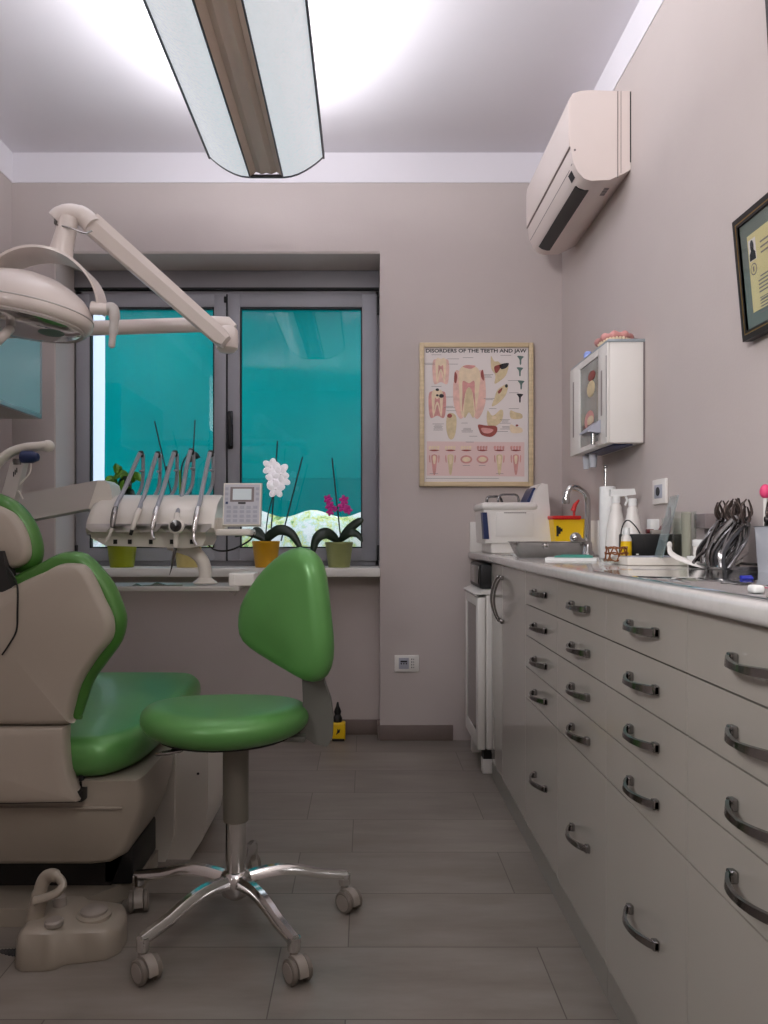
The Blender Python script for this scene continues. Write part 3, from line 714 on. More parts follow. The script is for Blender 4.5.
for (a, bb), nm in zip(bounds, names):
    cab = thing('drawer_cabinet', (.72, (a+bb)/2, 0), 'glossy white '+nm if 'glossy' not in nm else nm, 'drawer cabinet', 'white drawer cabinets under the worktop')
    MB('lacquer').box((FX+.018, a, .069), (XR-.002, bb, ZU)).build('carcass', cab)
    MB('plinth').box((FX+.003, a, 0), (FX+.03, bb, .068)).build('plinth', cab)
    MB('dark').box((FX+.014, a+.001, .07), (FX+.0185, bb-.001, ZU-.001)).build('shadow_gap', cab)
    for i in range(5):
        dr = MB('lacquer').box((FX, a+.0004, rows[i]+.0015), (FX+.016, bb-.0004, rows[i+1]-.0015)).build('drawer_front', cab)
        handle_h(dr, (a+bb)/2-.001, handle_z(i))
cab = thing('cupboard', (.72, 2.75, 0), 'glossy white cupboard with two bow handles between drawers and glass fridge', 'cupboard')
MB('lacquer').box((FX+.018, 2.455, .069), (XR-.002, 3.11, ZU)).build('carcass', cab)
MB('plinth').box((FX+.003, 2.455, 0), (FX+.03, 3.11, .068)).build('plinth', cab)
for (a, bb, hy) in ((2.4555, 2.863, 2.84), (2.865, 3.11, 2.905)):
    dr = MB('lacquer').box((FX, a, .0705), (FX+.016, bb, ZU-.003), .0008, 1).build('door', cab)
    b = MB('dark_chrome'); secs = []
    for i in range(13):
        t = i/12; s = math.sin(math.pi*t)**.75; z = .655+.175*t; x = FX-.006-.03*s; w = .0035+.002*abs(math.cos(math.pi*t))
        secs.append([(x-.004, hy-w, z), (x-.004, hy+w, z), (x+.004, hy+w, z), (x+.004, hy-w, z)])
    b.loft(secs)
    for z in (.662, .823): b.box((FX-.014, hy-.008, z-.008), (FX, hy+.008, z+.008), .003)
    b.build('handle', dr)
# near cabinet continues behind camera
cab = thing('drawer_cabinet', (.72, .4, 0), 'end run of white cabinets behind the viewer', 'drawer cabinet')
bpy.data.objects.remove(cab); ALL.pop()
# worktop
wt = MB('worktop').box((.49, .55, ZU), (XR-.001, 3.679, .9), .010, 4).build('worktop'); tag(wt, 'long pale grey speckled worktop with rounded edge along the right wall', 'worktop')
us = MB('white').box((.50, 3.655, .9003), (XR-.002, 3.679, 1.043), .003).box((.925, 3.06, .9003), (XR-.002, 3.654, 1.04), .003).build('backsplash'); tag(us, 'cream backsplash strip along the corner of the worktop', 'backsplash')

# fridge
f0, f1 = 3.15, 3.53
fr = thing('glass_door_fridge', (.7, 3.34, 0), 'white mini fridge with a dark glass door under the far end of the worktop', 'fridge')
MB('white').box((.496, f0, .10), (.90, f1, .735), .008, 3).build('body', fr)
b = MB('white'); t = .05
b.box((.46, f0, .10), (.494, f0+t, .725), .006).box((.46, f1-t*.8, .10), (.494, f1, .725), .006).box((.461, f0+t-.008, .101), (.493, f1-t*.8+.008, .165), .004).box((.461, f0+t-.008, .685), (.493, f1-t*.8+.008, .724), .004)
d_ = b.build('door', fr)
MB('smoke').box((.464, f0+t, .16), (.48, f1-t*.8, .69)).build('glass', d_)
MB('gasket').box((.461, f0+t-.004, .161), (.465, f0+t+.002, .689)).build('gasket', d_)
MB('white').prism([(.0, 0), (.04, .018), (.38, .018), (.42, 0)], (.45, f0, .737), X1, Z1, (0, f1-f0, 0)).build('top_cap', fr)
MB('chrome').box((.452, f0+.01, .727), (.47, f1-.02, .733), .002).build('trim_strip', fr)
for yy in (f0+.01, f1-.06):
    MB('white').box((.483, yy, 0), (.525, yy+.05, .06), .003).build('foot', fr); MB('black').box((.486, yy+.004, .06), (.54, yy+.05, .10)).build('foot_mount', fr)
    MB('black').tube([(.84, yy+.02, 0), (.84, yy+.02, .10)], .014, 10).build('foot', fr)
bx_ = thing('black_device', (.6, 3.33, .756), 'black boxy appliance squeezed between the fridge and the worktop', 'appliance')
MB('black').box((.478, 3.20, .7565), (.85, 3.50, .862), .01, 3).build('body', bx_)
b = MB('smoke').box((.474, 3.23, .775), (.479, 3.47, .85), .002).build('front_screen', bx_)

# ================================================================ worktop items
WZ = .9003
def W(px, d): return xx(px, d)
# steriliser
st = thing('countertop_steriliser', (.66, 3.42, WZ), 'white countertop steriliser with navy strip and sloped navy button panel', 'steriliser')
sx0, sx1, sy0, sy1 = .515, .80, 3.32, 3.58
MB('white').box((sx0+.03, sy0+.01, WZ), (sx1-.02, sy1, .955), .008, 3).build('base', st)
b = MB('white'); b.prism([(.0, .045), (.245, .045), (.285, .045), (.285, .135), (.24, .20), (-.008, .20)], (sx0+.004, sy0, WZ), X1, Z1, (0, sy1-sy0, 0)); b.build('body', st)
MB('white').box((sx0+.05, sy0-.004, .975), (sx1-.075, sy0+.002, 1.078), .002).build('front_panel', st)
MB('white').box((sx0-.012, sy0-.008, 1.086), (sx1-.055, sy1+.004, 1.122), .016, 4).build('lid', st)
b = MB('white'); b.prism([(.0, 0), (.055, 0), (.075, -.06), (.09, -.14), (.095, .0), (.085, .115), (.06, .12), (.035, .09)], (sx1-.095, sy0+.01, 1.085), X1, Z1, (0, .22, 0)); b.build('control_tower', st)
MB('navy').prism([(.008, .018), (.040, .072), (.046, .1), (.038, .104), (.03, .092), (.002, .03)], (sx1-.100, sy0+.045, 1.085), X1, Z1, (0, .15, 0)).build('button_panel', st)
MB('navy').prism([(.0, .0), (.022, .0), (.012, .115), (-.008, .115)], (sx0-.002, sy0-.005, .963), X1, Z1, (0, .05, 0)).build('side_strip', st)
b = MB('inkgrey')
for k in range(12): b.box((sx0+.085+k*.008, sy0-.0056, 1.074), (sx0+.09+k*.008, sy0-.003, 1.079))
b.build('vent_slots', st)
wh = MB('gunmetal')
wh.tube(catmull([(sx0+.05, sy1-.02, 1.10), (sx0+.05, sy1-.02, 1.15), (sx0+.075, sy1-.02, 1.158), (sx0+.11, sy1-.02, 1.152), (sx0+.125, sy1-.02, 1.10)], False, 6), .006, 8)
wh.tube(catmull([(sx0+.095, sy1-.05, 1.10), (sx0+.10, sy1-.05, 1.158), (sx0+.15, sy1-.05, 1.166), (sx0+.185, sy1-.05, 1.158), (sx0+.19, sy1-.05, 1.10)], False, 6), .005, 8)
wh.build('rear_handles', st)
# faucet
fa = thing('sink_faucet', (.862, 3.0, WZ), 'chrome swan neck faucet with ball lever in front of the corner', 'faucet')
fdx = .868
MB('chrome').lathe([(.026, 0), (.024, .012), (.018, .02), (.016, .05), (.014, .055)], (fdx, 3.0, WZ), (0, 0, 1), 20).build('base', fa)
b = MB('chrome'); path = [at(587, 545, 3.0), at(587, 520, 3.0), at(586.8, 502, 3.0), at(584.5, 494, 3.0), at(577, 488.5, 3.0), at(570.5, 487.5, 3.0), at(567, 491, 3.0), at(565.5, 498, 3.0)]
for p in path: p.x += .003
b.tube(catmull(path, False, 5), .0115, 14); b.build('swan_neck', fa)
MB('chrome').lathe([(.014, 0), (.016, -.012), (.014, -.028)], at(566, 497, 3.0), (0, 0, 1), 16).build('spout_tip', fa)
b = MB('chrome').ball(at(575.5, 538, 2.96), (.022, .02, .022), 18, 12); b.tube([at(575, 538, 2.96), (fdx, 3.0, .945)], .012); b.build('lever_ball', fa)
# sharps bin
sb = thing('sharps_container', (.86, 3.3, WZ), 'yellow sharps container with red lid behind the faucet', 'container')
MB('yellow').prism([(-.052, 0), (.052, 0), (.065, .148), (-.068, .148)], (.86, 3.24, WZ), X1, Z1, (0, .12, 0)).build('tub', sb)
MB('red').box((.787, 3.228, 1.046), (.908, 3.372, 1.062), .006, 3).build('lid', sb)
b = MB('ink'); 
for k in range(3): b.box((.805+k*.008, 3.2385, .975+k*.01), (.815+k*.008, 3.2395, 1.02-k*.006))
b.build('warning_print', sb)
rp = MB('red').tube([at(574, 516.5, 3.28), at(574, 508, 3.28)], .005, 8); rp.tube([at(573, 511, 3.28), at(575, 505, 3.28), at(579, 500, 3.28)], [.011, .009, .004], 8); tag(rp.build('scaler_tip'), 'small red tool sticking out of the yellow sharps container', 'tool')
# sink rim
sk = MB('steel').box((.55, 3.05, WZ), (.62, 3.26, WZ+.002), .001).build('sink_plate'); tag(sk, 'thin steel sink edge on the worktop before the steriliser', 'sink')
# steel basin
bs = thing('steel_instrument_basin', (.7, 2.83, WZ), 'shallow stainless steel basin standing before the faucet', 'basin')
b = MB('steel')
def rr(x0, x1, y0, y1, z, r, n=5):
    P = []
    for cx, cy, a0 in ((x1-r, y1-r, 0), (x0+r, y1-r, 90), (x0+r, y0+r, 180), (x1-r, y0+r, 270)):
        for k in range(n+1): a = math.radians(a0+90*k/n); P.append((cx+r*math.cos(a), cy+r*math.sin(a), z))
    return P
bx0, bx1, by0, by1 = xx(514, 2.8), xx(584, 2.8), 2.76, 2.94
secs = [rr(bx0+.03, bx1-.012, by0+.02, by1-.02, WZ, .03), rr(bx0+.02, bx1-.006, by0+.012, by1-.012, WZ+.012, .03), rr(bx0+.002, bx1-.002, by0, by1, .954, .03), rr(bx0-.004, bx1+.004, by0-.006, by1+.006, .957, .03), rr(bx0+.004, bx1-.004, by0+.004, by1-.004, .957, .03), rr(bx0+.024, bx1-.010, by0+.016, by1-.016, WZ+.015, .03), rr(bx0+.034, bx1-.016, by0+.03, by1-.03, WZ+.004, .03)]
b.loft(secs, True); b.build('bowl', bs)
MB('chrome').box((xx(543, 2.76), by0-.012, .932), (xx(548, 2.76), by0-.001, .95), .002).build('clip', bs)
tr = MB('wrapper').box((.585, 2.98, WZ), (.68, 3.10, WZ+.006), .002).build('paper_sheet'); tag(tr, 'folded white paper lying beside the steel basin', 'paper')
# teal gauze
tg = thing('gauze_pack', (.66, 2.52, WZ), 'teal gauze pads in an opened white wrapper on the worktop', 'gauze pack')
b = MB('wrapper'); b.prism([(0, 0), (.15, -.05), (.19, .06), (.04, .13)], (.575, 2.46, WZ), X1, Y1, (0, 0, .008)); b.build('wrapper', tg)
b = MB('teal_pad'); b.prism([(0, 0), (.115, -.03), (.14, .05), (.03, .09)], (.615, 2.50, WZ+.0082), X1, Y1, (0, 0, .005)); b.prism([(0, 0), (.09, -.02), (.11, .04), (.02, .06)], (.64, 2.52, WZ+.0135), X1, Y1, (0, 0, .003)); b.build('pad', tg)
# towel roll
tw = thing('paper_towel_roll', (.86, 2.72, WZ), 'upright white paper towel roll left of the spray bottles', 'paper roll')
tx = xx(607.5, 2.72)
MB('wrapper').lathe([(.026, 0), (.0275, .002), (.0275, .25), (.026, .252), (.010, .252)], (tx, 2.72, WZ), (0, 0, 1), 28).build('roll', tw)
MB('steel').tube([(tx+.012, 2.78, WZ), (tx+.012, 2.78, 1.225)], .004, 8).build('holder_post', tw); MB('steel').ball((tx+.012, 2.78, 1.228), .007).build('holder_knob', tw)
# spray bottles
def spray(cx, cy, s, head, label):
    t = thing('spray_bottle', (cx, cy, WZ), label, 'spray bottle', 'white spray bottles')
    pr = [(.030, 0), (.036, .004), (.037, .05), (.034, .10), (.026, .145), (.019, .175), (.020, .185), (.013, .197), (.012, .205)]
    MB('white').lathe([(r*s, h*s*1.02) for r, h in pr], (cx, cy, WZ), (0, 0, 1), 24).build('bottle', t)
    z = WZ+.205*s*1.02
    MB('wrapper').lathe([(.015*s, -.006), (.015*s, .016), (.011*s, .018)], (cx, cy, z), (0, 0, 1), 16).build('collar', t)
    if head:
        z += .016
        b = MB('wrapper'); b.prism([(-.020, 0), (-.02, .024), (.060, .026), (.064, .006), (.045, .004), (.02, 0)], (cx, cy-.009, z), X1, Z1, (0, .018, 0)); b.build('spray_head', t)
        b = MB('wrapper'); b.tube([(cx+.03, cy, z+.006), (cx+.038, cy, z-.012), (cx+.030, cy, z-.03)], .004, 6); b.build('trigger', t)
    return t
spray(xx(616, 2.58), 2.58, .93, True, 'taller white spray bottle with trigger head beside the paper roll')
spray(xx(632.5, 2.44), 2.44, .86, False, 'white spray bottle without visible trigger behind the black box')
# yellow vial
yv = thing('medicine_bottle', (xx(626, 2.22), 2.22, WZ), 'small white bottle with yellow label in front of the spray bottles', 'bottle')
vx_ = xx(626, 2.22)
MB('white').lathe([(.014, 0), (.0155, .002), (.0155, .07), (.011, .080), (.0095, .083)], (vx_, 2.22, WZ), (0, 0, 1), 20).build('bottle', yv)
MB('wrapper').lathe([(.011, .083), (.011, .1), (.009, .103)], (vx_, 2.22, WZ), (0, 0, 1), 16).build('cap', yv)
MB('yellow').lathe([(.0158, .012), (.0158, .064)], (vx_, 2.22, WZ), (0, 0, 1), 20, False).build('yellow_label', yv)
# black organiser box
bb = thing('black_organiser_box', (.86, 2.25, WZ), 'black plastic organiser box with a small white mark on its side', 'box')
q0, q1 = xx(632, 2.24), .932
MB('black').box((q0, 2.24, WZ), (q1, 2.36, .985), .004).build('box_body', bb)
MB('wrapper').box((q0+.012, 2.2385, .924), (q0+.019, 2.2397, .928)).build('logo', bb)
MB('dark').box((q0+.0375, 2.2385, WZ+.001), (q0+.0385, 2.2402, .984)).build('divider_line', bb)
cord = MB('black').tube(catmull([at(620, 549, 2.2), at(621, 533, 2.2), at(624, 523, 2.2), at(629, 520.5, 2.21), at(636, 527, 2.22), at(640, 533.5, 2.235)], False, 6), .0018, 6).build('cable'); tag(cord, 'thin black cable arching over the yellow labelled bottle', 'cable')
b = MB('maroon'); b.tube([(xx(645, 2.3), 2.29, .993), (xx(652, 2.3), 2.29, .993)], .007, 10)
tag(b.build('maroon_tube'), 'short maroon tube lying on the black organiser box', 'tube')
b = MB('maroon'); b.prism([(0, 0), (.03, 0), (.042, .05), (.03, .052), (.022, .03), (.012, .022)], (xx(656, 2.3), 2.27, .9855), X1, Z1, (0, .03, 0)); b.prism([(.03, .045), (.036, .045), (.034, .08), (.031, .08)], (xx(656, 2.3), 2.275, .9855), X1, Z1, (0, .01, 0))
tag(b.build('composite_gun'), 'maroon dispensing gun standing on the black organiser box', 'dental tool')
tag(MB('wrapper').box((xx(648, 2.34), 2.32, .9855), (xx(657, 2.34), 2.35, 1.03), .002).build('small_white_box'), 'small white carton on the black organiser box', 'carton')
tag(MB('castergrey').box((xx(650, 2.26), 2.245, .9855), (xx(661, 2.26), 2.262, .997), .002).build('grey_block'), 'small grey block on the front rim of the black box', 'block')
# glasses
gl = thing('glass_beaker', (xx(684, 2.08), 2.08, WZ), 'tall glass cylinder holding a smaller glass tube', 'glass')
gx = xx(684, 2.08); 
MB('glass_clear').lathe([(.030, 0), (.031, .145), (.0295, .145), (.0285, .005), (0, .005)], (gx, 2.08, WZ), (0, 0, 1), 28, False).build('outer_wall', gl)
MB('amberfluid').lathe([(.011, .006), (.013, .142), (.011, .144)], (gx+.004, 2.075, WZ), (0, 0, 1), 18).build('inner_tube', gl)
# second glass behind
gl = thing('drinking_glass', (xx(672.5, 2.2), 2.2, WZ), 'cloudy drinking glass behind the leaning acrylic sheet', 'glass')
MB('glass_clear').lathe([(.026, 0), (.029, .13), (.0275, .13), (.0245, .005), (0, .005)], (xx(672, 2.2), 2.2, WZ), (0, 0, 1), 24, False).build('glass_wall', gl)
# acrylic sheet
b = MB('acrylic'); p = [at(655.5, 554, 2.10), at(663, 557, 2.00), at(681, 498, 2.02), at(671, 497, 2.10)]
p[0].z = WZ+.022; p[1].z = WZ+.022
b.prism([(0, 0), (1, 0), (1, 1), (0, 1)], p[0], p[1]-p[0], p[3]-p[0], (-.003, 0, .001)); tag(b.build('acrylic_sheet'), 'tinted acrylic sheet leaning against the glasses', 'acrylic sheet')
# long tray
ty = thing('flat_cream_tray', (.77, 2.05, WZ), 'long flat cream tray in front of the black box', 'tray')
MB('unit_white').box((xx(625, 2.08), 2.06, WZ), (.865, 2.20, WZ+.022), .004, 3).build('tray_body', ty); MB('keys').box((xx(626.5, 2.08), 2.064, WZ+.0222), (.86, 2.196, WZ+.0232)).build('tray_liner', ty)
# copper basket on glass dish
cb = thing('wire_basket', (.74, 2.24, WZ), 'copper coloured wire stand on a round glass dish', 'stand')
cx_, cy_ = xx(616.5, 2.16), 2.16
MB('glass_clear').lathe([(.03, 0), (.044, .006), (.046, .016), (.043, .016), (.028, .004)], (cx_, cy_, WZ), (0, 0, 1), 28).build('dish', cb)
b = MB('orange_wire')
for k in range(7):
    a = k*2*math.pi/7; b.tube([(cx_+.032*math.cos(a), cy_+.026*math.sin(a), WZ+.008), (cx_+.028*math.cos(a+.5), cy_+.024*math.sin(a+.5), WZ+.045)], .0022, 6)
for z, r in ((.012, .034), (.030, .031), (.046, .029)):
    b.tube([(cx_+r*math.cos(k*math.pi/8), cy_+r*.85*math.sin(k*math.pi/8), WZ+z+.003*math.sin(k*2.1)) for k in range(17)], .0022, 6)
b.build('wire_frame', cb)
# jars
def jar(px, d, z0, r, h, label):
    t = thing('white_jar', (xx(px, d), d, z0), label, 'jar', 'white jars by the glasses')
    MB('white').lathe([(r*.92, 0), (r, .003), (r, h*.55), (r*.9, h*.6)], (xx(px, d), d, z0), (0, 0, 1), 24).build('pot', t)
    MB('wrapper').lathe([(r*1.04, h*.6), (r*1.06, h*.64), (r*1.06, h*.96), (r*.98, h)], (xx(px, d), d, z0), (0, 0, 1), 24).build('lid', t)
jar(698, 1.98, WZ, .026, .028, 'lower white jar standing on the worktop beside the forceps')
jar(702, 1.98, WZ+.0285, .022, .042, 'upper white jar stacked on the lower jar')
tag(MB('inkgrey').box((.905, 2.05, 1.0), (XR-.001, 2.12, 1.04), .003).box((.93, 2.06, .985), (XR-.001, 2.11, 1.0)).build('wall_switch_box'), 'small grey box fixed to the right wall behind the jars', 'switch')
# kidney dish (white, curved)
kd = MB('white'); path = [at(669.5, 545, 1.93), at(671, 553, 1.92), at(681, 559, 1.90), at(697, 564.5, 1.86), at(714, 567.5, 1.84), at(728, 566, 1.85), at(740, 559, 1.87)]
kd.tube(catmull(path, False, 5), [.002+.003*min(1, i/6) for i in range(31)], 10, flat=(1.7, .7)); kd.ball(at(669.5, 545, 1.93), (.007, .004, .009))
for v in kd.v: v.z = max(v.z, WZ)
tag(kd.build('plastic_mirror_retractor'), 'white curved cheek retractor lying in front of the forceps', 'retractor')
# forceps rack & forceps
rk = thing('forceps_rack', (.84, 1.83, WZ), 'low steel rack under the standing extraction forceps', 'rack')
b = MB('gunmetal').box((.80, 1.70, WZ), (.925, 1.705, WZ+.012), .001).box((.80, 1.90, WZ), (.925, 1.905, WZ+.012), .001).box((.80, 1.70, WZ+.010), (.81, 1.905, WZ+.016), .002).box((.915, 1.70, WZ+.010), (.925, 1.905, WZ+.016), .002); b.build('frame', rk)
def make_forceps():
    t = thing('extraction_forceps', (0, 0, 0), '', 'forceps', 'extraction forceps standing in the rack')
    for s in (-1, 1):
        b = MB('gunmetal')
        b.tube(catmull([(-.035+s*.008, 0, 0), (-.028+s*.018, 0, .03), (-.010+s*.020, 0, .065), (.002+s*.013, 0, .09), (.008+s*.003, 0, .108)], False, 5), [.0045, .0047, .005, .005, .005, .005]+[.0046]*15, 8, flat=(1.3, .8))
        b.build('handle', t)
        b = MB('rust'); b.tube(catmull([(.008+s*.002, 0, .108), (.006+s*.011, 0, .122), (.004+s*.010, 0, .135), (.004+s*.002, 0, .150)], False, 4), [.004, .0038, .0038, .0038, .0036, .0034, .003, .003, .0026, .0024, .002, .0018, .0014][:13], 8); b.build('beak', t)
    MB('gunmetal').lathe([(.006, -.007), (.006, .007)], (.008, 0, .108), (0, 1, 0), 12).build('pivot', t)
    return t
fp0 = make_forceps()
lab = ['leftmost extraction forceps leaning outward at the jar end', 'second extraction forceps from the jars', 'upright forceps with slim pointed beak near the jars', 'forceps behind the tallest beaked one', 'bright steel forceps in the middle of the row', 'dark beaked forceps at the middle back', 'forceps with crossed handles at the middle front', 'forceps leaning right toward the plastic tub', 'short dark forceps beside the plastic tub', 'forceps half hidden behind the tub corner', 'nearest standing forceps with wide handles', 'front forceps bowed toward the wall', 'rearmost forceps close to the wall', 'last dark forceps touching the plastic tub']
rf = random.Random(11)
pos = []
for i in range(14):
    px = 717+i*1.7; d = 1.90-.017*i+(.03 if i % 2 else -.01)
    pos.append((xx(px, d), d))
for i, (x, y) in enumerate(pos):
    z = WZ+.0+rf.random()*.012
    f = fp0 if i == 0 else copy_tree(fp0, (x, y, z))
    f.location = (x, y, z+.003); f.rotation_euler = (rf.uniform(-.08, .08), rf.uniform(-.06, .2), rf.uniform(-.75, .75)); f.scale = (1.05, 1.05, .95+rf.random()*.14)
    f['label'] = lab[i]; f['category'] = 'forceps'
# forceps lying flat in front
for k, (pa, pb_, pc_) in enumerate((((693.5, 562.5, 1.78), (700, 555, 1.80), (708, 549, 1.84)), ((713, 564, 1.74), (720, 558, 1.76), (730, 550, 1.80)))):
    b = MB('gunmetal'); P = [at(*q) for q in (pa, pb_, pc_)]
    b.tube(catmull([P[0], P[1], P[2]], False, 6), .0042, 8)
    tag(b.build('dental_probe'), ['dark steel probe leaning on the front left of the forceps rack', 'bent chrome probe leaning on the front of the forceps rack'][k], 'dental tool')
b = MB('chrome'); b.tube(catmull([at(714, 563, 1.76), at(721, 567.5, 1.72), at(731, 564, 1.74), at(747, 553, 1.80)], False, 6), .0042, 8)
for v in b.v: v.z = max(v.z, WZ+.0005)
tag(b.build('dental_tweezers'), 'curved chrome tweezers in front of the forceps', 'tweezers')
# plastic tub with forceps
pt = thing('plastic_tub', (.87, 1.66, WZ), 'cloudy plastic tub of dark instruments at the right edge', 'tub')
tx0, tx1 = xx(750, 1.70), .935; ty0, ty1 = 1.50, 1.695
secs = [rr(tx0+.006, tx1-.006, ty0+.006, ty1-.006, WZ+.0005, .015), rr(tx0, tx1, ty0, ty1, 1.0, .018), rr(tx0-.003, tx1+.003, ty0-.003, ty1+.003, 1.002, .018), rr(tx0+.003, tx1-.003, ty0+.003, ty1-.003, 1.002, .018), rr(tx0+.009, tx1-.009, ty0+.009, ty1-.009, WZ+.004, .015)]
MB('cloudglass').loft(secs).build('tub_wall', pt)
for i, (x, y) in enumerate(((.864, 1.645), (.874, 1.63), (.90, 1.60), (.905, 1.57))):
    f = copy_tree(fp0, (x, y, WZ+.006), 1.35+.12*i, ['dark forceps standing at the left of the cloudy tub', 'second forceps in the cloudy tub', 'third forceps in the cloudy tub beyond the photo edge', 'rear forceps in the cloudy tub by the wall'][i]); f['group'] = 'forceps in the cloudy tub'
tag(MB('pink').ball((.915, 1.625, 1.085), (.012, .012, .018)).build('pink_knob'), 'hot pink knob at the right edge above the plastic tub', 'knob')
bpy.data.objects['pink_knob'].location.z = WZ+.006
ob = bpy.data.objects['pink_knob']; me = ob.data
# make it a pink tipped brush standing in the tub
bpy.data.objects.remove(ob); ALL.pop()
pb = thing('pink_brush', (.918, 1.675, WZ+.004), 'pink tipped brush standing in the tub at the right edge', 'brush')
MB('white').tube([(.874, 1.682, WZ+.005), (.874, 1.682, 1.068)], .004, 8).build('stem', pb); MB('pink').ball((.874, 1.682, 1.078), (.011, .011, .016)).build('tip', pb)
# glass plate, pens and cotton
gp = MB('glass_clear'); gp = mat('mirror_plate', (206, 208, 210), .05, .9); M['mirror'] = gp
tag(MB('mirror').box((.507, .95, WZ), (.84, 1.72, WZ+.004), .0015).build('mirror_tray'), 'mirror polished steel tray lying flat on the worktop near the front', 'tray')
for k, (px, py) in enumerate(((743, 578), (744, 582))):
    y = 1.385-.05*k; x = xx(px+4, y)
    b = MB('blue').tube([(x-.012, y, WZ+.0075), (x+.010, y+.004, WZ+.0075)], .0026, 8); tag(b.build('blue_cap'), ['farther of two short blue caps on the mirror tray', 'nearer of two short blue caps on the mirror tray'][k], 'cap')
b = MB('wrapper').box((xx(750, 1.04), 1.03, WZ+.0045), (xx(762, 1.04), 1.05, WZ+.016), .004, 3); tag(b.build('cotton_roll'), 'small white cotton block on the near edge of the mirror tray', 'cotton')
# chrome rod behind front tub
b = MB('castergrey').box((xx(758, 1.45), 1.44, WZ), (.90, 1.475, WZ+.008), .003); b.build('x'); bpy.data.objects.remove(bpy.data.objects['x']); ALL.pop()

# ================================================================ window sill plants
SZ = .8223
def pot(px, w, py_top, d, m, name, label, cat='potted plant', base=None):
    x = xx(px, d); t = thing(name, (x, d, SZ), label, cat)
    h = zz(py_top, d)-SZ; r = w*d/F/2
    MB(m).lathe([(r*.74, 0), (r*.78, .004), (r*.97, h*.9), (r, h*.92), (r, h), (r*.93, h), (r*.9, h*.85), (0, h*.83)], (x, d, SZ), (0, 0, 1), 28, False).build('pot', t)
    MB('soil').lathe([(0, h*.86), (r*.88, h*.87), (r*.9, h*.8)], (x, d, SZ), (0, 0, 1), 20, False).build('soil', t)
    return t, x, SZ+h
def leaf(t, pts, w, m='leaf', name='leaf'):
    P = catmull(pts, False, 6); n = len(P); vs = []; 
    for i, p in enumerate(P):
        tt = (P[min(i+1, n-1)]-P[max(i-1, 0)]).normalized()
        side = tt.cross(Vector((0, -1, .25))).normalized(); f = math.sin(math.pi*(i/(n-1))**.75)**.7 if 0 < i < n-1 else .02
        dn = Vector((0, .25, -.25))*w*f*.5
        vs += [p-side*w*f+dn*-1, p, p+side*w*f-dn]
    b = MB(m); b.add(vs, [[i*3+k, i*3+k+1, i*3+k+4, i*3+k+3] for i in range(n-1) for k in range(2)])
    o = b.build(name, t); md = o.modifiers.new('s', 'SOLIDIFY'); md.thickness = .002; return o
def flower(t, c, r, m, n=5, ph=0):
    b = MB(m)
    for k in range(n):
        a = ph+2*math.pi*k/n; rot = Matrix.Rotation(-a, 3, 'Y')
        b.ball(Vector(c)+rot @ Vector((r*.55, 0, 0)), (r*.5, .003, r*.36), 12, 6, rot)
    b.ball(Vector(c)+Vector((0, -.006, 0)), (r*.16, .006, r*.16), 8, 6)
    b.build('flower', t)
dS = 3.77
# white orchid in yellow pot
t, x, zt = pot(266, 28, 541, dS, 'yellowpot', 'potted_orchid', 'white orchid with supporting sticks in a yellow pot on the sill')
leaf(t, [(x, dS, zt), (x+.06, dS-.02, zt+.05), (x+.13, dS-.03, zt+.03), (x+.19, dS-.04, zt-.07)], .026)
leaf(t, [(x, dS, zt), (x-.05, dS, zt+.03), (x-.10, dS-.01, zt+.04), (x-.15, dS-.02, zt+.02)], .02)
leaf(t, [(x, dS, zt), (x+.02, dS+.02, zt+.04), (x+.05, dS+.03, zt+.05)], .016)
leaf(t, [(x, dS, zt), (x-.04, dS+.02, zt+.05), (x-.07, dS+.03, zt+.06)], .016)
for (a, c) in (((270, 540), (277.5, 441)), ((281, 523), (302.5, 457))):
    MB('stick').tube([at(a[0], a[1]+(6 if a[1] > 530 else 18), dS), at(*c, dS)], .0035, 6).build('support_stick', t)
MB('leaf').tube(catmull([at(265, 542, dS), at(268, 515, dS-.01), at(273, 495, dS-.02), at(277, 470, dS-.02)], False, 5), .003, 6).build('flower_stem', t)
for k, (px, py, r) in enumerate(((271, 467, 9), (279, 472, 10.5), (274, 480, 9), (282, 480, 8.5), (276, 489, 9), (281, 474, 8))): flower(t, at(px, py, dS-.03-.006*k), r*dS/F, 'petal', 5, k*.7)
# purple orchid in sage pot
t, x, zt = pot(339, 28, 542, dS, 'sagepot', 'potted_orchid', 'purple orchid with one stick in a pale green pot on the sill')
leaf(t, [(x, dS, zt), (x+.05, dS-.01, zt+.06), (x+.10, dS-.02, zt+.10), (x+.12, dS-.02, zt+.11)], .022)
leaf(t, [(x, dS, zt), (x+.05, dS-.03, zt+.04), (x+.09, dS-.03, zt+.035), (x+.115, dS-.04, zt+.0)], .02)
leaf(t, [(x, dS, zt), (x-.06, dS-.02, zt+.04), (x-.11, dS-.03, zt+.01), (x-.13, dS-.035, zt-.08)], .028)
MB('stick').tube([at(341, 541, dS), at(332, 458, dS)], .0035, 6).build('support_stick', t)
MB('leaf').tube(catmull([at(341, 541, dS), at(339, 522, dS-.01), at(337, 508, dS-.02)], False, 5), .003, 6).build('flower_stem', t)
for k, (px, py, r) in enumerate(((328, 499, 4.5), (330, 506, 5), (330, 512, 4), (344, 500, 5), (343, 507, 5.5), (348, 510, 4.5), (335, 509, 3))): flower(t, at(px, py, dS-.03), r*dS/F, 'petalp', 5, k)
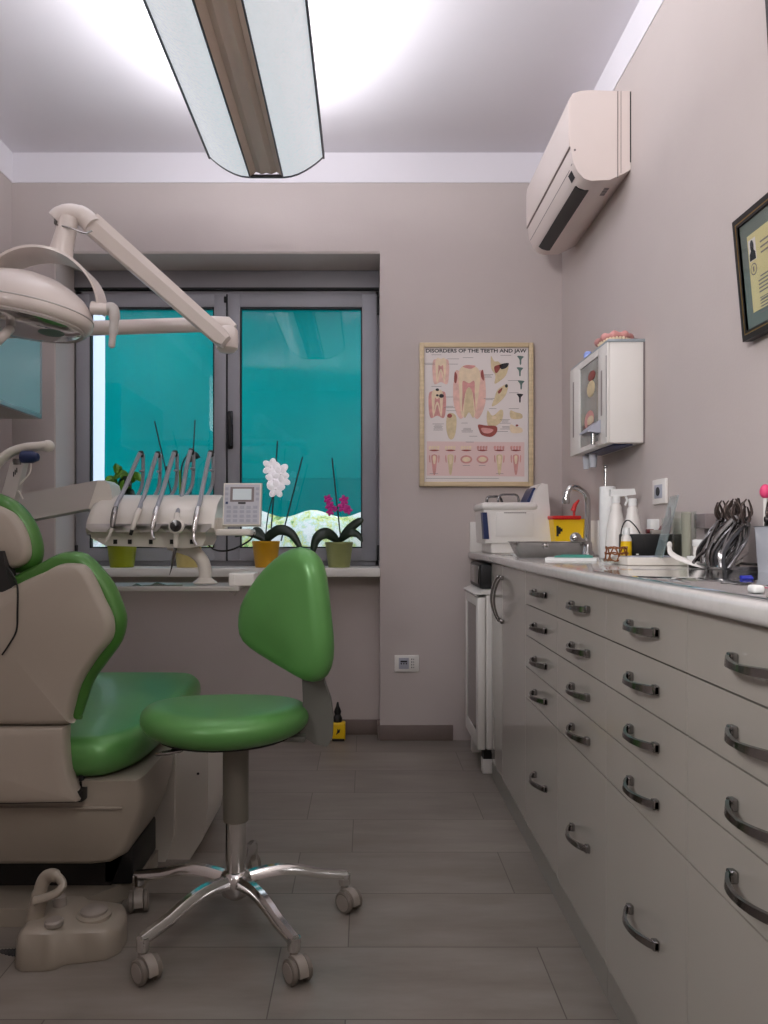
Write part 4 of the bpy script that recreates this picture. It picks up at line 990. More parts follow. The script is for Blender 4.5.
# lime pot leafy plant
t, x, zt = pot(122, 30, 541, dS, 'limepot', 'potted_plant', 'leafy green plant in a lime green pot behind the instrument tray')
rl = random.Random(4)
for k in range(16):
    a = rl.uniform(-1.2, 1.2); L = rl.uniform(.05, .11); z0 = zt+.02+rl.random()*.30; px_ = x+rl.uniform(-.03, .05)
    leaf(t, [(px_, dS, z0), (px_+math.sin(a)*L*.5, dS-.02, z0+.02+.02*math.cos(a)), (px_+math.sin(a)*L, dS-.03, z0+.005)], .022, 'leafbright' if k % 2 else 'leaf')
MB('leaf').tube(catmull([(x, dS, zt-.01), (x+.01, dS, zt+.15), (x+.005, dS, zt+.33)], False, 4), .005, 6).build('stem', t)
# cream pot with sticks
t, x, zt = pot(188, 28, 541, dS, 'creampot', 'potted_orchid', 'flowerless orchid with two dark sticks in a cream pot behind the handpieces')
for (a, c) in (((183, 545), (154.5, 421)), ((188, 545), (195, 420))): MB('stick').tube([at(*a, dS), at(*c, dS)], .0035, 6).build('support_stick', t)
MB('leaf').tube(catmull([at(186, 545, dS), at(181, 490, dS), at(183, 462, dS), at(194, 452, dS), at(200, 458, dS)], False, 5), .004, 6).build('dried_stem', t)
MB('leafbright').tube(catmull([at(188, 545, dS), at(181, 500, dS), at(180, 470, dS)], False, 5), .006, 6).build('stem', t)
for (px, py) in ((196, 456), (190, 459), (168, 469)): 
    b = MB('stick').ball(at(px, py, dS-.01), (.016, .01, .016), 10, 6); b.build('dried_flower', t)
leaf(t, [(x, dS, zt), (x+.05, dS, zt+.04), (x+.09, dS-.01, zt+.02)], .02)
leaf(t, [(x, dS, zt), (x-.05, dS, zt+.04), (x-.08, dS-.01, zt+.0)], .02)

# yellow bottle on floor in the niche
yb_ = thing('plant_food_bottle', at(338, 742, 3.70), 'small yellow bottle with black nozzle on the floor in the window niche', 'bottle')
yc = 3.69; x0, x1 = xx(331.5, yc), xx(345.5, yc)
MB('yellow').box((x0, yc-.03, .001), (x1, yc+.03, .085), .008, 3).build('bottle', yb_)
MB('black').box((x0+.004, yc-.0315, .0005), (x1-.004, yc+.031, .012), .002).build('base', yb_)
MB('black').lathe([(.02, 0), (.022, .02), (.014, .035), (.018, .05), (.008, .075), (.004, .095)], ((x0+x1)/2-.004, yc, .085), (0, 0, 1), 14).build('nozzle', yb_)
b = MB('ink'); b.prism([(0, 0), (.018, .012), (.022, .03), (.014, .022), (.008, .03), (.006, .014)], (x0+.022, yc-.0302, .03), X1, Z1, (0, -.001, 0)); b.build('label_print', yb_)

# ================================================================ dental chair
cxm = -5; DB = 1.90; k_ = DB/F
chair = thing('dental_chair', (-.91, 2.3, 0), 'green and cream dental chair seen from behind at the left', 'dental chair')
def mirror_poly(h, d=DB):   # right half outline, from top centre to bottom centre, in pixels
    k_ = d/F; R = [((x-cxm)*k_, -(y-VY)*k_) for x, y in h]; L_ = [(-a, b_) for a, b_ in R[::-1] if a > .004]
    return R+L_
oc = Vector(((cxm-VX)*k_, DB, HC))
green_out = [(14, 575), (27, 569), (44, 561), (56, 554.5), (68, 551.5), (85, 554), (101.6, 570), (113, 586), (120.5, 604), (124.5, 621), (120, 641.6), (106, 662), (92, 682), (84, 705), (79, 718), (72, 721)]
gp_ = [(cxm, 578)]+green_out+[(cxm, 724)]
def bendf(x, y): return .9*x*x*.35
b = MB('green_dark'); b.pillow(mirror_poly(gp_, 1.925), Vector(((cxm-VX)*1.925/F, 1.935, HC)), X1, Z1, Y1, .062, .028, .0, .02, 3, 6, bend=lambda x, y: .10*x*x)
b.build('backrest_cushion', chair)
shell = [(cxm, 592), (17, 585), (34, 577), (51, 570), (60, 565), (69, 563), (85, 565), (95, 578), (104, 598), (113, 618), (112.5, 638), (98, 657), (81, 685), (72, 717), (68, 723.5), (cxm, 723.5)]
b = MB('cream'); b.pillow(mirror_poly(shell), oc+Vector((0, -.004, 0)), X1, Z1, Y1, .055, .02, .012, 0, 3, 5, bend=lambda x, y: .10*x*x); b.build('backrest_shell', chair)
low = [(cxm, 724), (69, 724), (68.8, 743), (72, 770), (77, 786), (82.5, 797), (82, 799), (cxm, 801)]
b = MB('cream'); b.pillow(mirror_poly(low), oc+Vector((0, -.004, 0)), X1, Z1, Y1, .055, .01, .008, 0, 0, 4, bend=lambda x, y: .10*x*x); b.build('lower_back_cover', chair)
lowb = [(cxm, 790), (84, 790), (84, 801), (cxm, 804)]
b = MB('black'); b.pillow(mirror_poly(lowb), oc+Vector((0, .01, 0)), X1, Z1, Y1, .05, .006, 0, 0, 0, 3, bend=lambda x, y: .10*x*x); b.build('rubber_edge', chair)
b = MB('black'); b.box((xx(79, 1.93), 1.925, zz(799, 1.93)), (xx(84, 1.93), 1.95, zz(772, 1.93)), .003); b.build('side_gap_strip', chair)
# headrest
hr_o = [(cxm, 493), (8, 497), (20, 505), (31, 518), (38.5, 534), (41.5, 551), (38, 565), (27, 572), (12, 573.5), (cxm, 573.5)]
hr_i = [(cxm, 505), (6, 509), (15, 515), (24, 528), (29.5, 546), (28, 560), (17, 568), (6, 568), (cxm, 568)]
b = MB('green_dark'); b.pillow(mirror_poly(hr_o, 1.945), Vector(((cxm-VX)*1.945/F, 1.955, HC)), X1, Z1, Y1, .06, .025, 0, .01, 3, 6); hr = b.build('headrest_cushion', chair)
b = MB('cream'); b.pillow(mirror_poly(hr_i, 1.91), Vector(((cxm-VX)*1.91/F, 1.918, HC)), X1, Z1, Y1, .045, .02, .01, 0, 3, 5); b.build('headrest_shell', chair)
b = MB('dark'); b.prism([(-.045, 0), (.045, 0), (.03, .035), (.018, .10), (-.018, .10), (-.03, .035)], at(cxm, 592, 1.875), X1, Z1, (0, .05, 0)); b.build('headrest_mount', chair)
b = MB('black'); b.tube(catmull([at(8, 568, 1.865), at(14, 577, 1.86), at(17.5, 588, 1.86), at(17.5, 610, 1.855), at(16.5, 630, 1.855), at(10, 643, 1.85), at(2, 655, 1.85)], False, 6), .0022, 6); b.tube([at(11, 641, 1.85), at(6, 649, 1.848), at(9, 644, 1.848)], .0016, 5); b.build('cord', chair)
# seat
xc = -.905
so_ = [(-.20, 1.955), (.0, 1.94), (.20, 1.905), (.27, 1.925), (.315, 2.01), (.335, 2.15), (.345, 2.4), (.345, 2.6), (.325, 2.69), (.26, 2.73), (0, 2.74), (-.26, 2.73), (-.325, 2.69), (-.345, 2.6), (-.345, 2.4), (-.335, 2.15), (-.315, 2.01), (-.27, 1.925)]
def seatbend(x, y):
    t = (y-1.9)/.85; return .035*max(0, t-.2)-.018*math.exp(-((t-.5)/.25)**2)*(1-abs(x/.345))+(-.015 if False else 0)
b = MB('green'); b.pillow([(p[0], p[1]) for p in so_], (xc, 0, .425), X1, Y1, Z1, .10, .045, .0, .004, 3, 7, bend=seatbend); b.build('seat_cushion', chair)
b = MB('green'); b.pillow([(-.23, 0), (-.2, .38), (0, .40), (.2, .38), (.23, 0), (0, -.02)], (xc, 2.735, .43), X1, Vector((0, .75, -.66)), Vector((0, .66, .75)), .085, .04, 0, .01, 4, 6); b.build('legrest_cushion', chair)
# under-seat housing
hp = [(.33, .372), (.345, .372), (.352, .335), (.35, .30), (.338, .26), (.322, .215), (.30, .175), (.27, .158), (.22, .153), (-.22, .153), (-.27, .158), (-.30, .175), (-.322, .215), (-.338, .26), (-.35, .30), (-.352, .335), (-.345, .372), (-.33, .372)]
secs = []
for (y, s, dz) in ((1.925, .955, .015), (1.935, .985, .004), (1.96, 1.0, 0), (2.2, 1.0, 0), (2.29, .95, .02)):
    secs.append([(xc+x*s, y, z+(dz if z < .3 else -dz*.3)) for x, z in hp])
b = MB('cream_dark').loft(secs); b.build('seat_housing', chair, sharp=45)
b = MB('cream_dark').box((xc-.30, 1.918, .298), (xc+.30, 1.93, .304), .002); b.build('housing_ridge', chair)
# pedestal and floor plate
MB('dark').prism([(-.30, .0), (.22, 0), (.27, .13), (-.30, .13)], (xc, 2.06, .03), X1, Z1, (0, .23, 0)).build('pedestal', chair)
b = MB('cream_dark'); b.prism([(-.38, 1.93), (.06, 1.93), (.16, 1.95), (.29, 2.12), (.29, 2.29), (-.38, 2.29)], (xc, 0, 0.0), X1, Y1, (0, 0, .045)); b.build('floor_plate', chair)
MB('black').box((xc+.20, 2.06, .045), (xc+.285, 2.29, .15), .01).build('hinge_cover', chair)

# cuspidor side cabinet
cu = thing('utility_box', (-.56, 2.5, 0), 'faceted cream utility box on the floor between dental chair and stool', 'utility box')
b = MB('unit_white'); xq0, xq1 = -.70, -.475
b.prism([(xq0, 0), (-.53, 0), (-.492, .06), (xq1, .16), (xq1, .335), (-.50, .365), (xq0, .365)], (0, 2.33, .0), X1, Z1, (0, .30, 0)); b.build('casing', cu)
b = MB('unit_white'); b.prism([(xq0, 0.0), (-.60, 0.0), (-.575, .08), (-.57, .34), (xq0, .34)], (0, 2.312, 0.0), X1, Z1, (0, .018, 0)); b.build('front_cover', cu)
MB('ink').lathe([(.004, 0), (.004, .002)], (-.505, 2.328, .26), (0, 1, 0), 8).build('screw', cu)

# ================================================================ foot control
fc = thing('foot_control', (-.66, 1.80, 0), 'cream foot control pedal with carry handle and round buttons on the floor', 'foot control')
b = MB('cream_dark')
secs = []
def sect(x, y0, y1, h): return [(x, y0, .008), (x, y0+.004, .0), (x, y1, 0), (x, y1, h*.92), (x, y1-.015, h), (x, y0+.02, h*.985), (x, y0+.006, h*.9)]
P = [(18, 1.745, 1.80, .07), (22, 1.735, 1.88, .085), (28, 1.728, 1.90, .092), (48, 1.728, 1.915, .092), (58, 1.735, 1.92, .088), (64, 1.755, 1.92, .078), (85, 1.765, 1.92, .074), (101, 1.775, 1.915, .070), (106, 1.785, 1.90, .066), (111, 1.80, 1.88, .058), (113, 1.815, 1.86, .045)]
for (px, y0, y1, h) in P: secs.append(sect(xx(px, 1.76), y0, y1, h))
b.loft(secs); b.build('body', fc, sharp=50)
b = MB('cream_dark'); hy = 1.80
b.tube(catmull([(xx(34, hy), hy, .08), (xx(38, hy), hy, .12), (xx(42, hy), hy, .165), (xx(48, hy), hy, .185), (xx(58, hy), hy-.01, .190), (xx(66, hy), hy-.02, .175), (xx(62, hy), hy-.03, .160), (xx(50, hy), hy-.03, .148), (xx(40, hy), hy-.03, .142)], False, 6), [.020]*10+[.016]*15+[.012]*24, 12, flat=(1, .75)); b.build('carry_handle', fc)
for (px, y, r, z, h, m) in ((54, 1.765, .021, .090, .012, 'castergrey'), (94, 1.84, .040, .070, .012, 'cream_dark'), (94, 1.84, .031, .081, .010, 'castergrey'), (60, 1.855, .016, .09, .022, 'castergrey')):
    MB(m).lathe([(r, 0), (r, h*.7), (r*.85, h), (0, h)], (xx(px, y), y, z), (0, 0, 1), 24, True).build('button', fc)
b = MB('ink').box((xx(66, 1.80), 1.795, .0745), (xx(68, 1.80), 1.805, .0755)); b.build('indicator', fc)
b = MB('dark'); pts = [at(21, 953, 1.80), at(0, 954, 1.82), at(-25, 955, 1.86), (-1.02, 1.90, .014)]
pp_ = catmull(pts, False, 14); b.tube(pp_, [.011 if i % 2 else .0085 for i in range(len(pp_))], 10); b.build('corrugated_hose', fc)

# ================================================================ stool
sx, sy = -.325, 1.937
stl = thing('dental_stool', (sx, sy, 0), 'green vinyl operator stool with chrome five star base and casters', 'stool')
sc_ = Vector((xx(225, 1.94), 1.955, .512))
circ = [(.212*math.cos(a)*(1.0), .205*math.sin(a)) for a in [i*math.pi/10 for i in range(20)]]
b = MB('green'); b.pillow(circ, sc_, X1, Y1, Z1, .078, .05, 0, .006, 2, 7, bend=lambda x, y: .018*math.exp(-((x-.05)/.08)**2)*(1 if y < 0 else .4)*0+.012*(x*x)/.045-.008*(y/.2)); b.build('seat', stl)
MB('dark').lathe([(.05, -.052), (.12, -.046), (.17, -.034), (.165, -.025)], sc_, (0, 0, 1), 28).build('seat_plate', stl)
MB('sleeve').lathe([(.031, .265), (.032, .27), (.0325, .455), (.030, .457)], (sx, sy, 0), (0, 0, 1), 24).build('gas_lift_sleeve', stl)
MB('black').lathe([(.038, .452), (.040, .468)], (sx, sy, 0), (0, 0, 1), 24).build('collar', stl)
MB('chrome').lathe([(.026, .10), (.0255, .268)], (sx, sy, 0), (0, 0, 1), 24).build('gas_lift_column', stl)
MB('chrome').lathe([(.020, .072), (.034, .082), (.040, .10), (.040, .125), (.032, .138), (.027, .142)], (sx, sy, 0), (0, 0, 1), 24).build('hub', stl)
R5 = .285
def caster(x, y, yaw, par):
    st = Vector((x, y, 0)); r = .0275
    d = Vector((math.cos(yaw), math.sin(yaw), 0)); sd = Vector((-math.sin(yaw), math.cos(yaw), 0)); c = st+d*.016+Vector((0, 0, r))
    hood = MB('castergrey')
    prof = [(math.cos(a)*(r*1.12), math.sin(a)*(r*1.12)) for a in [math.radians(q) for q in range(-10, 191, 20)]]+[(-r*.6, -.006), (0, r*.35), (r*.6, -.006)]
    hood.prism(prof, c-sd*.011, d, Z1, sd*.022)
    hood.tube([st+Vector((0, 0, r*1.4)), st+Vector((0, 0, .082))], .010, 12)
    h = hood.build('caster', par, sharp=50)
    for s in (-1, 1):
        MB('wheel').lathe([(r*.55, -.0065), (r*.9, -.0065), (r, -.004), (r, .004), (r*.9, .0065), (r*.55, .0065)], c+sd*(s*.0185), sd, 24).build('wheel', h)
        MB('castergrey').lathe([(r*.76, .0), (r*.74, .0012), (0, .0016)], c+sd*(s*(.0185+.0064)), sd*s, 20).build('wheel_cap', h)
for i, an in enumerate((90, 18, -54, -126, 162)):
    a = math.radians(an); d = Vector((math.cos(a), math.sin(a), 0)); e = Vector((sx, sy, 0))+d*R5; sd = Vector((-d.y, d.x, 0))
    b = MB('chrome'); secs = []
    for j in range(11):
        t = j/10; rad = .026+(R5-.026+.008)*t; z = .118+.012*math.sin(math.pi*min(1, t*1.4))-.032*t**1.8; w = .019-.005*t+.0*t; h = .017-.003*t
        c = Vector((sx, sy, z))+d*rad
        secs.append([c-sd*w-Z1*h*.6, c-sd*w*.9+Z1*h*.3, c-sd*w*.4+Z1*h*.9, c+sd*w*.4+Z1*h*.9, c+sd*w*.9+Z1*h*.3, c+sd*w-Z1*h*.6])
    b.loft(secs); b.tube([e+Vector((0, 0, .064)), e+Vector((0, 0, .092))], .015, 12); b.build('base_arm', stl, sharp=45)
    caster(e.x, e.y, {90: 2.3, 18: -.75, -54: -.95, -126: -.75, 162: -1.3}[an], stl)
# back support and pad
bu = Vector((.80, -.60, 0)).normalized(); bn = Vector((.60, .80, 0)).normalized()   # bn points to the back of the pad
pad_c = at(286, 615, 1.93)
ang = bu.x
outl = [(302, 547), (315, 551), (324, 563), (329, 585), (333.5, 620), (335, 645), (332, 664), (324, 675), (310, 677), (288, 669.5), (262, 658.5), (243, 646), (237.5, 630), (240, 608), (249, 590), (258, 577), (270, 564), (286, 552)]
poly = [((x-286)*1.93/F/ang*.985, -(y-615)*1.93/F) for x, y in outl]
b = MB('green'); b.pillow(poly, pad_c, bu, Z1, bn, .075, .045, .012, .01, 2, 7, bend=lambda x, y: -.35*x*x-.0*y); b.build('backrest', stl)
b = MB('bracket'); bx0_ = xx(304, 1.95)
bo = Vector((xx(303, 1.97), 1.94, 0))
prof = [(.0, zz(655, 1.95)), (.052, zz(655, 1.95)), (.056, zz(682, 1.95)), (.072, zz(700, 1.95)), (.078, zz(718, 1.95)), (.076, zz(738, 1.95)), (.062, zz(746, 1.95)), (.03, zz(743, 1.95)), (.0, zz(735, 1.95)), (-.03, zz(728, 1.95)), (-.03, zz(722, 1.95)), (.0, zz(715, 1.95)), (.002, zz(700, 1.95)), (.0, zz(680, 1.95))]
b.prism(prof, bo, X1, Z1, (0, .045, 0)); b.build('back_bracket', stl)
MB('bracket').box((sx+.02, sy-.03, .468), (bo.x+.01, sy+.03, .482), .004).build('mounting_bar', stl)
b = MB('dark_chrome'); b.tube(catmull([(sx-.02, sy-.02, .462), at(185, 744, 1.88), at(172, 751, 1.86)], False, 5), .005, 8); b.pillow([(-.035, 0), (0, .012), (.035, 0), (0, -.012)], at(169, 752.5, 1.855), Vector((1, 0, .15)), Y1, Z1, .008, .003, 0, 0, 4, 3); b.build('height_lever', stl)

# ================================================================ instrument delivery unit
DU = 2.5
un = thing('dental_delivery_unit', (-.7, 2.55, .8), 'white dental instrument delivery unit with curved front and keypad', 'dental unit')
# column off to the left carries both arms
x0, x1 = xx(93, DU), xx(219, DU)
prof = [(2.66, 1.075), (2.64, 1.105), (2.60, 1.117), (2.54, 1.112), (2.47, 1.085), (2.425, 1.04), (2.415, 1.005), (2.43, .99), (2.66, .99)]
b = MB('unit_white')
secs = []
for (x, s, dz) in ((x0-.004, .78, -.02), (x0+.006, .92, -.006), (x0+.03, 1, 0), (x1-.012, 1, 0), (x1, .97, -.003)):
    secs.append([(x, 2.55+(y-2.55)*s, 1.05+(z-1.05)*s+dz) for y, z in prof])
b.loft(secs); b.build('body', un, sharp=50)
b = MB('arm_grey')
for i in range(5):
    xm0 = x0+.012+i*(x1-x0-.02)/5; xm1 = xm0+(x1-x0-.02)/5
    b.prism([(xm0, .0), (xm0+.016, -.014), (xm1-.016, -.014), (xm1, 0), (xm1, .012), (xm0, .012)], (0, 2.405, 1.005), X1, Z1, (0, .03, 0))
b.build('instrument_rest', un)
lt = MB('unit_white'); xa0, xa1 = xx(91, 2.45), xx(203, 2.45)
lt.prism([(xa0, 1.0), (xa0+.004, .972), (xa0+.05, .948), (xa1-.05, .940), (xa1, .948), (xa1+.01, .968), (xa1+.01, 1.0)], (0, 2.44, 0), X1, Z1, (0, .18, 0)); lt.build('underside_tray', un)
for px in (115.5, 130, 151, 172, 192): MB('black').box((xx(px-1.8, 2.44), 2.436, zz(544, 2.44)), (xx(px+1.8, 2.44), 2.4405, zz(539.5, 2.44))).build('slot', un)
# keypad panel
kp = Vector(at(242.5, 505, 2.47)); v_ = Vector((0, .18, .98)).normalized(); n_ = Vector((0, -.98, .18)).normalized()
def kslab(b, a0, a1, b0, b1, n0, n1): return b.prism([(a0, b0), (a1, b0), (a1, b1), (a0, b1)], kp+n_*n0, X1, v_, n_*(n1-n0))
kb = MB('unit_white'); kb.pillow([(-.062, -.070), (.062, -.070), (.062, .071), (-.062, .071)], kp, X1, v_, n_, .022, .004, 0, 0, 0, 3); kpo = kb.build('keypad_panel', un)
kslab(MB('panelgrey'), -.056, .056, -.064, .065, .0112, .0122).build('keypad_face', kpo)
kslab(MB('inkgrey'), -.038, .038, .008, .056, .0122, .0132).build('screen_bezel', kpo)
kslab(MB('screen'), -.030, .030, .014, .050, .0132, .014).build('screen', kpo)
b = MB('keys')
for r_ in range(4):
    for c_ in range(5): kslab(b, -.048+c_*.021, -.034+c_*.021, -.058+r_*.0145, -.049+r_*.0145, .0122, .0136)
for s in (-1, 1):
    for r_ in range(3): kslab(b, s*.049-.005, s*.049+.005, .012+r_*.017, .021+r_*.017, .0122, .0136)
b.build('keys', kpo)
kslab(MB('navy'), -.052, -.044, .0, .008, .0137, .0142).build('logo', kpo)
kslab(MB('black'), -.012, .012, .001, .006, .0136, .0145).build('slider', kpo)
MB('unit_white').box((xx(217, 2.48), 2.44, zz(535.5, 2.46)), (xx(253, 2.48), 2.54, zz(529, 2.46)), .006, 3).build('keypad_shelf', un)
MB('unit_white').box((xx(215, 2.5), 2.47, zz(530, 2.5)), (xx(226, 2.5), 2.53, zz(518, 2.5)), .004).build('keypad_bracket', un)
b = MB('dark'); b.tube(catmull([at(254, 532, 2.5), at(250, 540, 2.5), at(236, 548, 2.5), at(224, 551, 2.52), at(213, 549, 2.54), at(205, 541, 2.56)], False, 5), .0028, 6); b.build('cable', un)
b = MB('unit_white'); b.tube(catmull([at(170, 544, 2.54), at(182, 547.5, 2.53), at(194, 552, 2.52), at(202, 560, 2.5), at(205, 570, 2.5), at(205, 581, 2.5)], False, 6), .021, 16); b.build('tray_arm', un)
MB('unit_white').lathe([(.038, 0), (.040, .004), (.026, .014), (.021, .02)], at(205, 583.5, 2.5), (0, 0, 1), 24).build('arm_flange', un)
ztr = zz(584.5, 2.5)
b = MB('arm_grey'); b.box((xx(104, 2.5), 2.37, ztr-.006), (xx(246, 2.5), 2.62, ztr-.001), .002).box((xx(104, 2.5), 2.37, ztr-.012), (xx(246, 2.5), 2.376, ztr+.002), .002); b.build('tray', un)
MB('steel').prism([(0, 0), (.035, 0), (.02, -.014)], (xx(229, 2.4), 2.38, ztr-.012), X1, Z1, (0, .03, 0)).build('tray_bracket', un)
wb = MB('white'); wb.box((xx(229.5, 2.42), 2.40, ztr+.0005), (xx(255, 2.42), 2.50, ztr+.042), .006, 3).box((xx(233, 2.42), 2.398, ztr+.004), (xx(236, 2.42), 2.401, ztr+.038), .001); tag(wb.build('white_instrument_box'), 'small white plastic box at the right end of the unit tray', 'box')
b = MB('steel'); b.prism([(0, 0), (.06, .0), (.075, .008), (.09, .002), (.12, .004), (.14, .012), (.17, .004), (.22, .004), (.22, -.0), (0, -.0)], (xx(112, 2.42), 2.42, ztr), X1, Z1, (0, .01, 0)); tag(b.build('mouth_mirror'), 'thin steel tools lying flat on the unit tray', 'dental tool')
# arm beam to the left, with column
b = MB('arm_grey'); Pn = [at(-62, 511, 2.52), at(97, 482, 2.52)]
b.prism([(xx(-70, 2.55), zz(513, 2.55)), (xx(99, 2.55), zz(482, 2.55)), (xx(103, 2.55), zz(481.5, 2.55)), (xx(94, 2.55), zz(509, 2.55)), (xx(-70, 2.55), zz(541, 2.55))], (0, 2.50, 0), X1, Z1, (0, .09, 0)); b.build('support_arm', un)
b = MB('unit_white'); b.prism([(xx(103.3, 2.55), zz(481.5, 2.55)), (xx(110, 2.55), zz(481.5, 2.55)), (xx(115, 2.55), zz(485, 2.55)), (xx(117, 2.55), zz(492, 2.55)), (xx(117, 2.55), zz(503, 2.55)), (xx(100, 2.55), zz(512, 2.55)), (xx(94.3, 2.55), zz(509, 2.55))], (0, 2.495, 0), X1, Z1, (0, .10, 0)); b.build('arm_end_cap', un)
MB('cream').tube([(-1.42, 2.55, .0), (-1.42, 2.55, .93)], .05, 20).build('column', un); MB('cream').lathe([(.10, 0), (.10, .02), (.055, .04)], (-1.42, 2.55, 0), (0, 0, 1), 24).build('column_base', un)
MB('cream').lathe([(.06, .93), (.065, .94), (.065, 1.10), (.055, 1.11)], (-1.42, 2.55, 0), (0, 0, 1), 24).build('arm_pivot', un)
# instrument whip arms (parts) and handpieces (things)
tops = [(140, 453), (157, 453.5), (174, 452.5), (190.5, 450.5), (210, 452.5)]
mids = [(115.5, 506), (139, 508), (157, 506), (177, 512), (198, 506)]
for i, ((tx_, ty_), (mx_, my_)) in enumerate(zip(tops, mids)):
    b = MB('hose')
    b.tube(catmull([at(tx_+3, ty_+1, 2.60), at(tx_+3, ty_+20, 2.61), at(tx_+1, ty_+36, 2.62), at(tx_-8, ty_+50, 2.60)], False, 4), .006, 8)
    b.tube([at(tx_, ty_+18, 2.585), at(tx_+4, ty_+18, 2.60)], .004, 8)
    b.build('whip_arm', un)
    MB('dark').box(at(tx_-2, ty_+4, 2.585), at(tx_+4, ty_-2, 2.60), .004).build('whip_tip', un)
def handpiece(i, lab, tip, kind):
    (tx_, ty_), (mx_, my_) = tops[i], mids[i]
    t = thing('dental_handpiece', at(mx_, my_, 2.44), lab, 'handpiece', 'handpieces hanging on the delivery unit')
    b = MB('hose'); b.tube(catmull([at(tx_, ty_, 2.58), at((tx_*.75+mx_*.25), ty_+14, 2.565), at(tx_*.35+mx_*.65, my_-16, 2.54), at(mx_+2, my_-4, 2.47), at(mx_, my_+2, 2.42)], False, 5), .0075, 8); b.build('hose', t)
    P = [at(mx_, my_+2, 2.42), at(mx_+(tip[0]-mx_)*.35, my_+(tip[1]-my_)*.35, 2.395), at(mx_+(tip[0]-mx_)*.8, my_+(tip[1]-my_)*.8, 2.385), at(tip[0], tip[1], 2.38)]
    mt = {'steel': 'chrome', 'white': 'unit_white', 'dark': 'dark_chrome'}[kind]
    b = MB(mt); Q = catmull(P, False, 6); b.tube(Q, [.0085+.0025*math.sin(math.pi*k/(len(Q)-1)) - .004*(k/(len(Q)-1)) for k in range(len(Q))], 12); b.build('handle', t)
    return t
t = handpiece(0, 'leftmost handpiece, a slim air water syringe with pale tip', (112, 528), 'dark')
MB('unit_white').tube([at(112, 528, 2.38), at(108.5, 537, 2.378), at(106, 542.5, 2.375)], [.006, .0045, .0025], 8).build('nozzle', t)
t = handpiece(1, 'second handpiece from the left, white with a dark tip', (132, 530), 'white')
MB('dark').tube([at(132, 530, 2.38), at(130.5, 535, 2.38)], [.006, .005], 8).build('tip', t)
t = handpiece(2, 'middle chrome handpiece with angled turbine head', (152, 531), 'steel')
MB('chrome').tube([at(152, 531, 2.38), at(152.5, 536, 2.375), at(154.5, 539, 2.37)], [.0055, .005, .006], 8).build('turbine_head', t)
t = handpiece(3, 'fourth handpiece with round dark dial and long needle tip', (175.5, 548), 'white')
c = at(177, 526.5, 2.365); MB('unit_white').lathe([(.022, 0), (.024, .004), (.024, .012), (.0195, .016)], c, (0, -1, .1), 24).build('dial_ring', t)
MB('smoke').lathe([(.0185, .0155), (.0175, .019), (0, .020)], c, (0, -1, .1), 20).build('dial', t)
MB('gunmetal').tube([at(175.5, 548, 2.38), at(173, 560, 2.38), at(171, 570, 2.38), at(169.5, 575, 2.38)], [.006, .0045, .002, .001], 8).build('needle', t)
t = handpiece(4, 'rightmost chrome handpiece beside the keypad', (193.5, 534), 'steel')
MB('chrome').tube([at(193.5, 534, 2.38), at(194, 540, 2.375), at(196.5, 545.5, 2.37)], [.006, .005, .006], 8).build('turbine_head', t)

# assistant element
ae = thing('suction_arm', (-1.15, 2.35, .95), 'white curved suction hose holder with navy knob above the headrest', 'suction arm')
b = MB('unit_white'); d = 2.4
b.tube(catmull([at(-14, 480, d), at(-3, 464, d), at(10, 453, d), at(24, 448, d), at(38, 446.5, d), at(50, 445, d)], False, 6), [.020]*6+[.019]*8+[.018]*8+[.018]*9, 14, flat=(1, .8)); b.ball(at(48, 446, d), (.020, .018, .019)); b.build('curved_handle', ae)
b = MB('navy'); b.lathe([(.018, 0), (.020, .006), (.019, .035), (.012, .052), (0, .058)], at(22, 457, d-.01), (1, -.1, -.02), 20); b.build('knob', ae)
b = MB('arm_grey'); b.prism([(xx(12, d), zz(463, d)), (xx(26, d), zz(461, d)), (xx(16, d), zz(500, d)), (xx(2, d), zz(500, d))], (0, d-.012, 0), X1, Z1, (0, .035, 0)); b.build('post', ae)
MB('gunmetal').tube([at(19, 459, d), at(19, 465, d)], .018, 12).build('joint', ae)
b = MB('unit_white'); b.tube(catmull([at(31, 463, d), at(30, 472, d), at(24, 480, d), at(17, 488, d), at(20, 493, d), at(23, 499, d)], False, 5), .0025, 6); b.build('thin_tube', ae)
b = MB('arm_grey'); b.prism([(xx(2, d), zz(500, d)), (xx(16, d), zz(500, d)), (xx(8, d), zz(535, d)), (xx(-6, d), zz(535, d))], (0, d-.012, 0), X1, Z1, (0, .035, 0)); b.build('lower_post', ae)
b = MB('ink')
for k in range(3): b.box((xx(15+k*1.6, d), d-.0135, zz(477-k*2, d)), (xx(16+k*1.6, d), d-.0125, zz(472-k*2, d)))
b.build('markings', ae)
b = MB('arm_grey'); b.tube([at(1, 532, d), (-1.35, 2.45, .93), (-1.42, 2.50, .94)], .02, 10); b.build('link_arm', ae)

# ================================================================ operating lamp
lp = thing('operating_lamp', (-1.42, 2.5, 1.2), 'white dental operating lamp on jointed arms at the upper left', 'dental lamp')
MB('arm_grey').tube([(-1.42, 2.5, 1.112), (-1.42, 2.48, 1.60)], .024, 16).build('pole', lp)
de = 2.40
e0 = Vector((-1.42, 2.48, 1.63)); e1 = at(206, 324.5, de)
b = MB('lamp_white'); b.tube([e0, e0+(e1-e0)*.5, e1], [.023, .023, .023], 20); b.build('horizontal_arm', lp)
b = MB('lamp_white'); b.tube([at(203, 324.5, de), at(212, 324.5, de), at(228, 325.5, de), at(234, 329, de)], [.024, .026, .027, .016], 20); b.build('elbow_sleeve', lp)
b = MB('lamp_white'); b.lathe([(.026, .012), (.034, .0), (.036, -.03), (.034, -.055), (.022, -.066), (0, -.068)], at(227, 331, de), (0, 0, 1), 24); b.build('elbow_pivot', lp)
